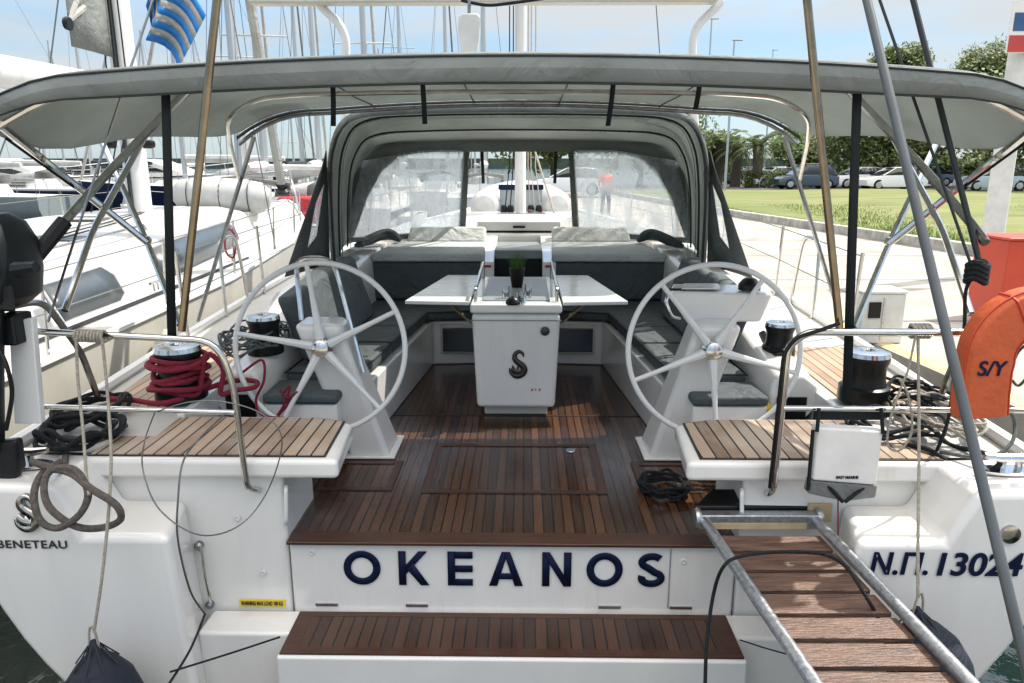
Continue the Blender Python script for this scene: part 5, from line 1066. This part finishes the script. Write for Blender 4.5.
MB().prism([P(-25, 445, 2.74), P(16, 440, 2.74), P(20, 470, 2.74), P(8, 492, 2.74), P(-25, 492, 2.74)], (0, .05, 0)).build('gearcase', M['mblk'], t, bevel=.015)
MB().box(P(-12, 330, 2.75).x, P(9, 330, 2.75).x, 2.78, 2.9, P(0, 345, 2.8).z, P(0, 315, 2.8).z).build('clamp', M['mblk'], t, bevel=.01)
MB().tube(smooth([P(0, 350, 2.73), P(8, 370, 2.70), P(12, 395, 2.72), P(6, 430, 2.73)]), .008, 6).build('fuel_hose', M['rub'], t)
x0 = P(14, 330, 2.86); tag(origin_fix(MB().prism([P(8, 322, 2.84), P(32, 318, 2.84), P(41, 424, 2.84), P(14, 424, 2.84)], (0, .035, 0)).build('motor_bracket', M['wht'], bevel=.006), P(25, 424, 2.86)), 'white bracket board behind the outboard motor', 'bracket')
# neighbour's dark cover corner at far left: orange/white pod
# ropes
def rope(pts, r, m, lab, name='rope', grp=None, n=8, mid=None):
    pts = smooth(pts, 8); q_ = MB().tube(pts, r, n).build(name, M[m]); origin_fix(q_, pts[0]); return tag(q_, lab, 'rope' if 'wire' not in name else 'wire', grp)
# thick mooring rope at left quarter
rope([P(126, 425, 3.3), P(100, 440, 3.15), P(62, 438, 3.05), P(66, 452, 3.0), P(60, 470, 2.8), P(34, 462, 2.70), P(46, 466, 2.66), P(72, 474, 2.62), P(90, 488, 2.56), P(116, 505, 2.54), P(120, 520, 2.56), P(100, 528, 2.58), P(75, 526, 2.56), P(50, 508, 2.56), P(44, 486, 2.60), P(52, 470, 2.64), P(75, 470, 2.62), P(88, 492, 2.56), P(80, 514, 2.55), P(58, 528, 2.55), P(40, 520, 2.55), P(34, 495, 2.58), P(42, 474, 2.66), P(60, 462, 2.8)], .0135, 'ropeg', 'thick grey-brown mooring rope looped over the left stern cleat')
def heap(c, rx, ry, turns, r, m, lab, h=.05, seed=0, name='rope_coil'):
    rnd = random.Random(seed); pts = []
    for i in range(turns * 9):
        a = i * 2 * math.pi / 9 + rnd.uniform(-.15, .15); k = rnd.uniform(.65, 1.1); pts.append(c + V(math.cos(a) * rx * k, math.sin(a) * ry * k, rnd.random() * h + r))
    q_ = MB().tube(smooth(pts, 5), r, 7).build(name, M[m]); origin_fix(q_, c); return tag(q_, lab, 'rope', 'coiled ropes')
heap(V(-1.95, 3.15, .41), .16, .20, 5, .011, 'roped', 'dark green-black rope heap on the left quarter behind the brown rope', .09, 1)
heap(V(-2.05, 3.45, .42), .13, .25, 4, .010, 'roped', 'black line heap by the left toe rail', .07, 2)
heap(V(-1.52, 4.25, .57), .17, .32, 9, .006, 'ropegr', 'grey-green sheet tails heaped behind the left wheel', .12, 3)
heap(V(1.75, 3.25, .42), .22, .16, 5, .008, 'roped', 'black lines piled behind the white pouch', .08, 4)
heap(V(2.0, 3.3, .42), .17, .24, 6, .007, 'ropel', 'pale thin rope piled on the right quarter deck', .10, 5)
heap(V(2.05, 3.6, .44), .15, .2, 5, .008, 'roped', 'dark rope heap near the lifebuoy foot', .08, 6)
heap(V(.78, 3.50, .004), .13, .14, 7, .008, 'roped', 'black cable coil on the teak sole by the right helm seat', .05, 7)
rope([P(905, 445, 3.1), P(930, 450, 3.0), P(960, 470, 2.9), P(985, 472, 2.82), P(1000, 462, 2.8), P(980, 452, 2.95), P(950, 445, 3.1), P(935, 430, 3.2)], .011, 'roped', 'black hose looping across the right stern quarter', 'hose')
rope([P(1010, 410, 2.9), P(1015, 425, 2.9), P(1010, 445, 2.85), P(985, 458, 2.85), P(940, 452, 3.0)], .008, 'ropegr', 'grey line trailing from the lifebuoy rail')
# red rope on left winch
pts = []
wc = V(-1.74, 3.68, .44)
wcw = yc(wc)
for i in range(84):
    a = i * 2 * math.pi / 12; kr = .126 + .010 * math.sin(i * 1.3) + .022 * max(0, math.sin(i * .23)); pts.append(wcw + V(math.cos(a) * kr, math.sin(a) * kr, .05 + .165 * (.5 - .5 * math.cos(i / 84 * math.pi * 1.9)) + .012 * math.sin(i * .9)))
pts += [wcw + V(.17, -.05, .24), wcw + V(.24, -.03, .16), wcw + V(.22, -.04, .03), wcw + V(.28, -.02, .04), wcw + V(.38, .0, .05), wcw + V(.36, .08, .06), wcw + V(.2, .1, .05), wcw + V(0, -.16, .02), wcw + V(-.2, -.12, .02), wcw + V(-.32, -.1, .02)]
q_ = MB().tube(smooth(pts, 5), .0135, 8).build('red_sheet', M['ropered']); origin_fix(q_, wcw); tag(q_, 'dark red rope wound thickly round the left stern winch', 'rope')
rope([P(243, 372, 3.8), P(262, 360, 3.76), P(264, 380, 3.74), P(256, 400, 3.74), P(262, 415, 3.72), P(285, 418, 3.72)], .007, 'ropered', 'red rope tail hanging beside the left wheel', 'rope_tail')
rope([P(282, 395, 3.78), P(290, 386, 3.77), P(284, 405, 3.77), P(276, 418, 3.77), P(298, 392, 3.77), P(288, 398, 3.76), P(280, 390, 3.77)], .007, 'ropered', 'small red rope bundle hanging on the locker behind the left wheel', 'rope_tail')
# ropes tied to rails
m = MB()
for i in range(9): cc = P(77 + i * 3.3, 335.5 + i * .1, 2.85); m.tube([cc + V(.002 * math.sin(a * 3), math.cos(a) * .021, math.sin(a) * .021) for a in [q_ * math.pi / 6 for q_ in range(12)]], .0065, 6, True)
tag(origin_fix(m.build('rope_lashing', M['ropel']), P(90, 336, 2.85)), 'pale rope lashing wound round the left top rail', 'rope')
rope([P(76, 338, 2.83), P(78, 380, 2.80), P(83, 430, 2.72), P(86, 470, 2.62), P(89, 495, 2.54)], .006, 'ropel', 'pale line dropping from the left rail into the brown loops')
rope([P(102, 338, 2.83), P(108, 400, 2.78), P(111, 470, 2.6), P(104, 560, 2.5), P(94, 632, 2.46)], .006, 'ropel', 'pale line holding the left navy fender', 'fender_line')
rope([P(918, 333, 2.83), P(919, 450, 2.72), P(918, 540, 2.55), P(918, 598, 2.46)], .006, 'ropel', 'pale line holding the right navy fender', 'fender_line')
m = MB()
for i in range(5): cc = P(912 + i * 4, 331, 2.85); m.tube([cc + V(.003 * math.sin(a * 3), math.cos(a) * .025, math.sin(a) * .025) for a in [q_ * math.pi / 6 for q_ in range(12)]], .008, 6, True)
m.tube(smooth([P(916, 334, 2.82), P(908, 370, 2.8), P(902, 385, 2.8), P(890, 420, 2.8), P(888, 445, 2.8), P(900, 450, 2.8), P(912, 430, 2.8), P(908, 395, 2.8), P(900, 380, 2.8)], 8), .005, 6)
tag(origin_fix(m.build('knotted_line', M['ropel']), P(916, 331, 2.85)), 'pale knotted line with a hanging loop on the right top rail', 'rope')
# thin wires on the left
rope([P(155, 412, 2.85), P(145, 440, 2.84), P(143, 470, 2.66), P(160, 510, 2.60), P(200, 535, 2.60), P(240, 525, 2.75), P(268, 490, 2.84), P(282, 440, 2.84), P(262, 414, 2.85), P(225, 402, 2.84), P(190, 402, 2.84), P(155, 412, 2.85)], .0028, 'wire', 'thin loop of wire hanging below the left helm seat', 'wire_loop', n=6)
rope([P(225, 414, 2.85), P(198, 440, 2.84), P(183, 462, 2.70), P(178, 500, 2.62), P(178, 540, 2.60), P(190, 590, 2.62), P(205, 614, 2.72)], .004, 'wire', 'dark wire dropping past the left transom strut', 'wire_cable', n=6)
rope([P(205, 614, 2.72), P(190, 650, 2.5), P(165, 690, 2.3)], .005, 'roped', 'dark mooring line running down from the left transom corner', 'mooring_line')
rope([P(170, 672, 2.35), P(225, 655, 2.5), P(280, 637, 2.64)], .004, 'roped', 'thin dark cord leading to the left end of the swim step', 'cord')
rope([P(838, 500, 2.8), P(838, 548, 2.8)], .003, 'ropered', 'thin red cord hanging below the white pouch', 'cord')
rope([P(705, 690, 2.35), P(707, 640, 2.45), P(714, 592, 2.55), PZ(724, 566, .16), PZ(742, 556, .165), PZ(780, 552, .15), PZ(822, 554, .16), PZ(845, 566, .165), PZ(862, 590, .15), P(880, 622, 2.35), P(888, 650, 2.3)], .007, 'roped', 'black power cable draped over the gangway', 'power_cable')
rope([P(740, 640, 2.72), P(765, 648, 2.6), P(790, 655, 2.5)], .003, 'roped', 'thin cord from the right end of the swim step', 'cord')
# fenders
def fender(u, v, Y, lab, w=.15, tilt=0):
    p = P(u, v, Y); t = thing('fender', lab, 'fender', p - V(0, 0, .75), 'navy fenders hanging at the stern')
    MB().lathe([(.010, .02), (.022, -.01), (.035, -.04), (.075, -.08), (w * .82, -.15), (w, -.24), (w, -.52), (w * .7, -.68), (.02, -.74)], p, (-tilt, 0, 1), n=28).build('cover', M['navyfab'], t)
    for k in range(8):
        a = k * math.pi / 4; MB().tube([p + V(.02 * math.cos(a), .02 * math.sin(a), -.0), p + V(.08 * math.cos(a) + tilt * .08, .08 * math.sin(a), -.08)], .003, 5).build('cover_seam', M['piping'], t)
    MB().tube(smooth([p + V(-.02, 0, -.03), p + V(-.012, 0, .05), p + V(0, 0, .08), p + V(.012, 0, .05), p + V(.02, 0, -.03)]), .005, 6).build('eye_rope', M['ropel'], t)
fender(94, 645, 2.46, 'navy fabric-covered fender hanging under the BENETEAU lettering'); fender(918, 612, 2.46, 'navy fabric-covered fender hanging below the registration number', .15, .3)
# white pouch
t = thing('white_pouch', 'white plastic pouch with black straps hanging on the right rail', 'pouch', P(845, 500, 2.82))
MB().prism([P(817, 427, 2.80), P(884, 431, 2.80), P(877, 486, 2.77), P(812, 481, 2.77)], (0, .06, 0)).build('flap', M['bag'], t, bevel=.012)
MB().prism([P(811, 481, 2.775), P(878, 486, 2.775), P(876, 498, 2.79), P(845, 502, 2.79), P(808, 494, 2.79)], (0, .055, 0)).build('mesh_pocket', M['sailg'], t, bevel=.008)
m = MB(); m.box(P(815, 405, 2.84).x, P(886, 405, 2.84).x, 2.84, 2.85, P(830, 420, 2.84).z, P(830, 412, 2.84).z)
for a_, b_ in (((819, 408), (817, 432)), ((881, 408), (883, 434)), ((813, 430), (808, 490)), ((824, 482), (843, 502)), ((868, 484), (845, 502))):
    m.tube([P(*a_, 2.79 if a_[1] > 420 else 2.82), P(*b_, 2.765 if b_[1] > 480 else 2.79)], .008, 6)
m.build('strap', M['web'], t)
text('EAST MARINE', 'lettering', 'navy', t, 836, 858, 478.6, 475.8, 2.772, off=.03)
# flag
t = thing('flag', 'blue and white striped Greek flag drooping from a thin staff', 'flag', P(48, 322, 3.1))
MB().tube([P(48, 322, 3.1), P(100, 160, 3.2), P(153, 0, 3.42), P(168, -62, 3.46)], .006, 6).build('staff', M['dsteel'], t)
nr, ncol = 9, 12
for s_ in range(9):
    rows = []
    for k in range(ncol + 1):
        f = k / ncol; base = Vector((164 + f * 42 - 10 * math.sin(f * math.pi), -60 + f * 78 + 10 * math.sin(f * 6)))
        dx = Vector((-18 - 12 * f + 5 * math.sin(f * 9), 66 - 12 * f)); a_ = s_ / 9; b_ = (s_ + 1) / 9; wv = math.sin(f * 10) * .05
        rows.append([P(base.x + dx.x * a_, base.y + dx.y * a_, 3.45 + wv * (.5 + a_)), P(base.x + dx.x * b_, base.y + dx.y * b_, 3.45 + wv * (.5 + b_))])
    MB().grid(rows).build('stripe', M['blue'] if s_ % 2 == 0 else M['sail'], t, solid=.002)
for o_ in bpy.data.objects:
    if '_o' in o_: del o_['_o']
bpy.context.view_layer.update()
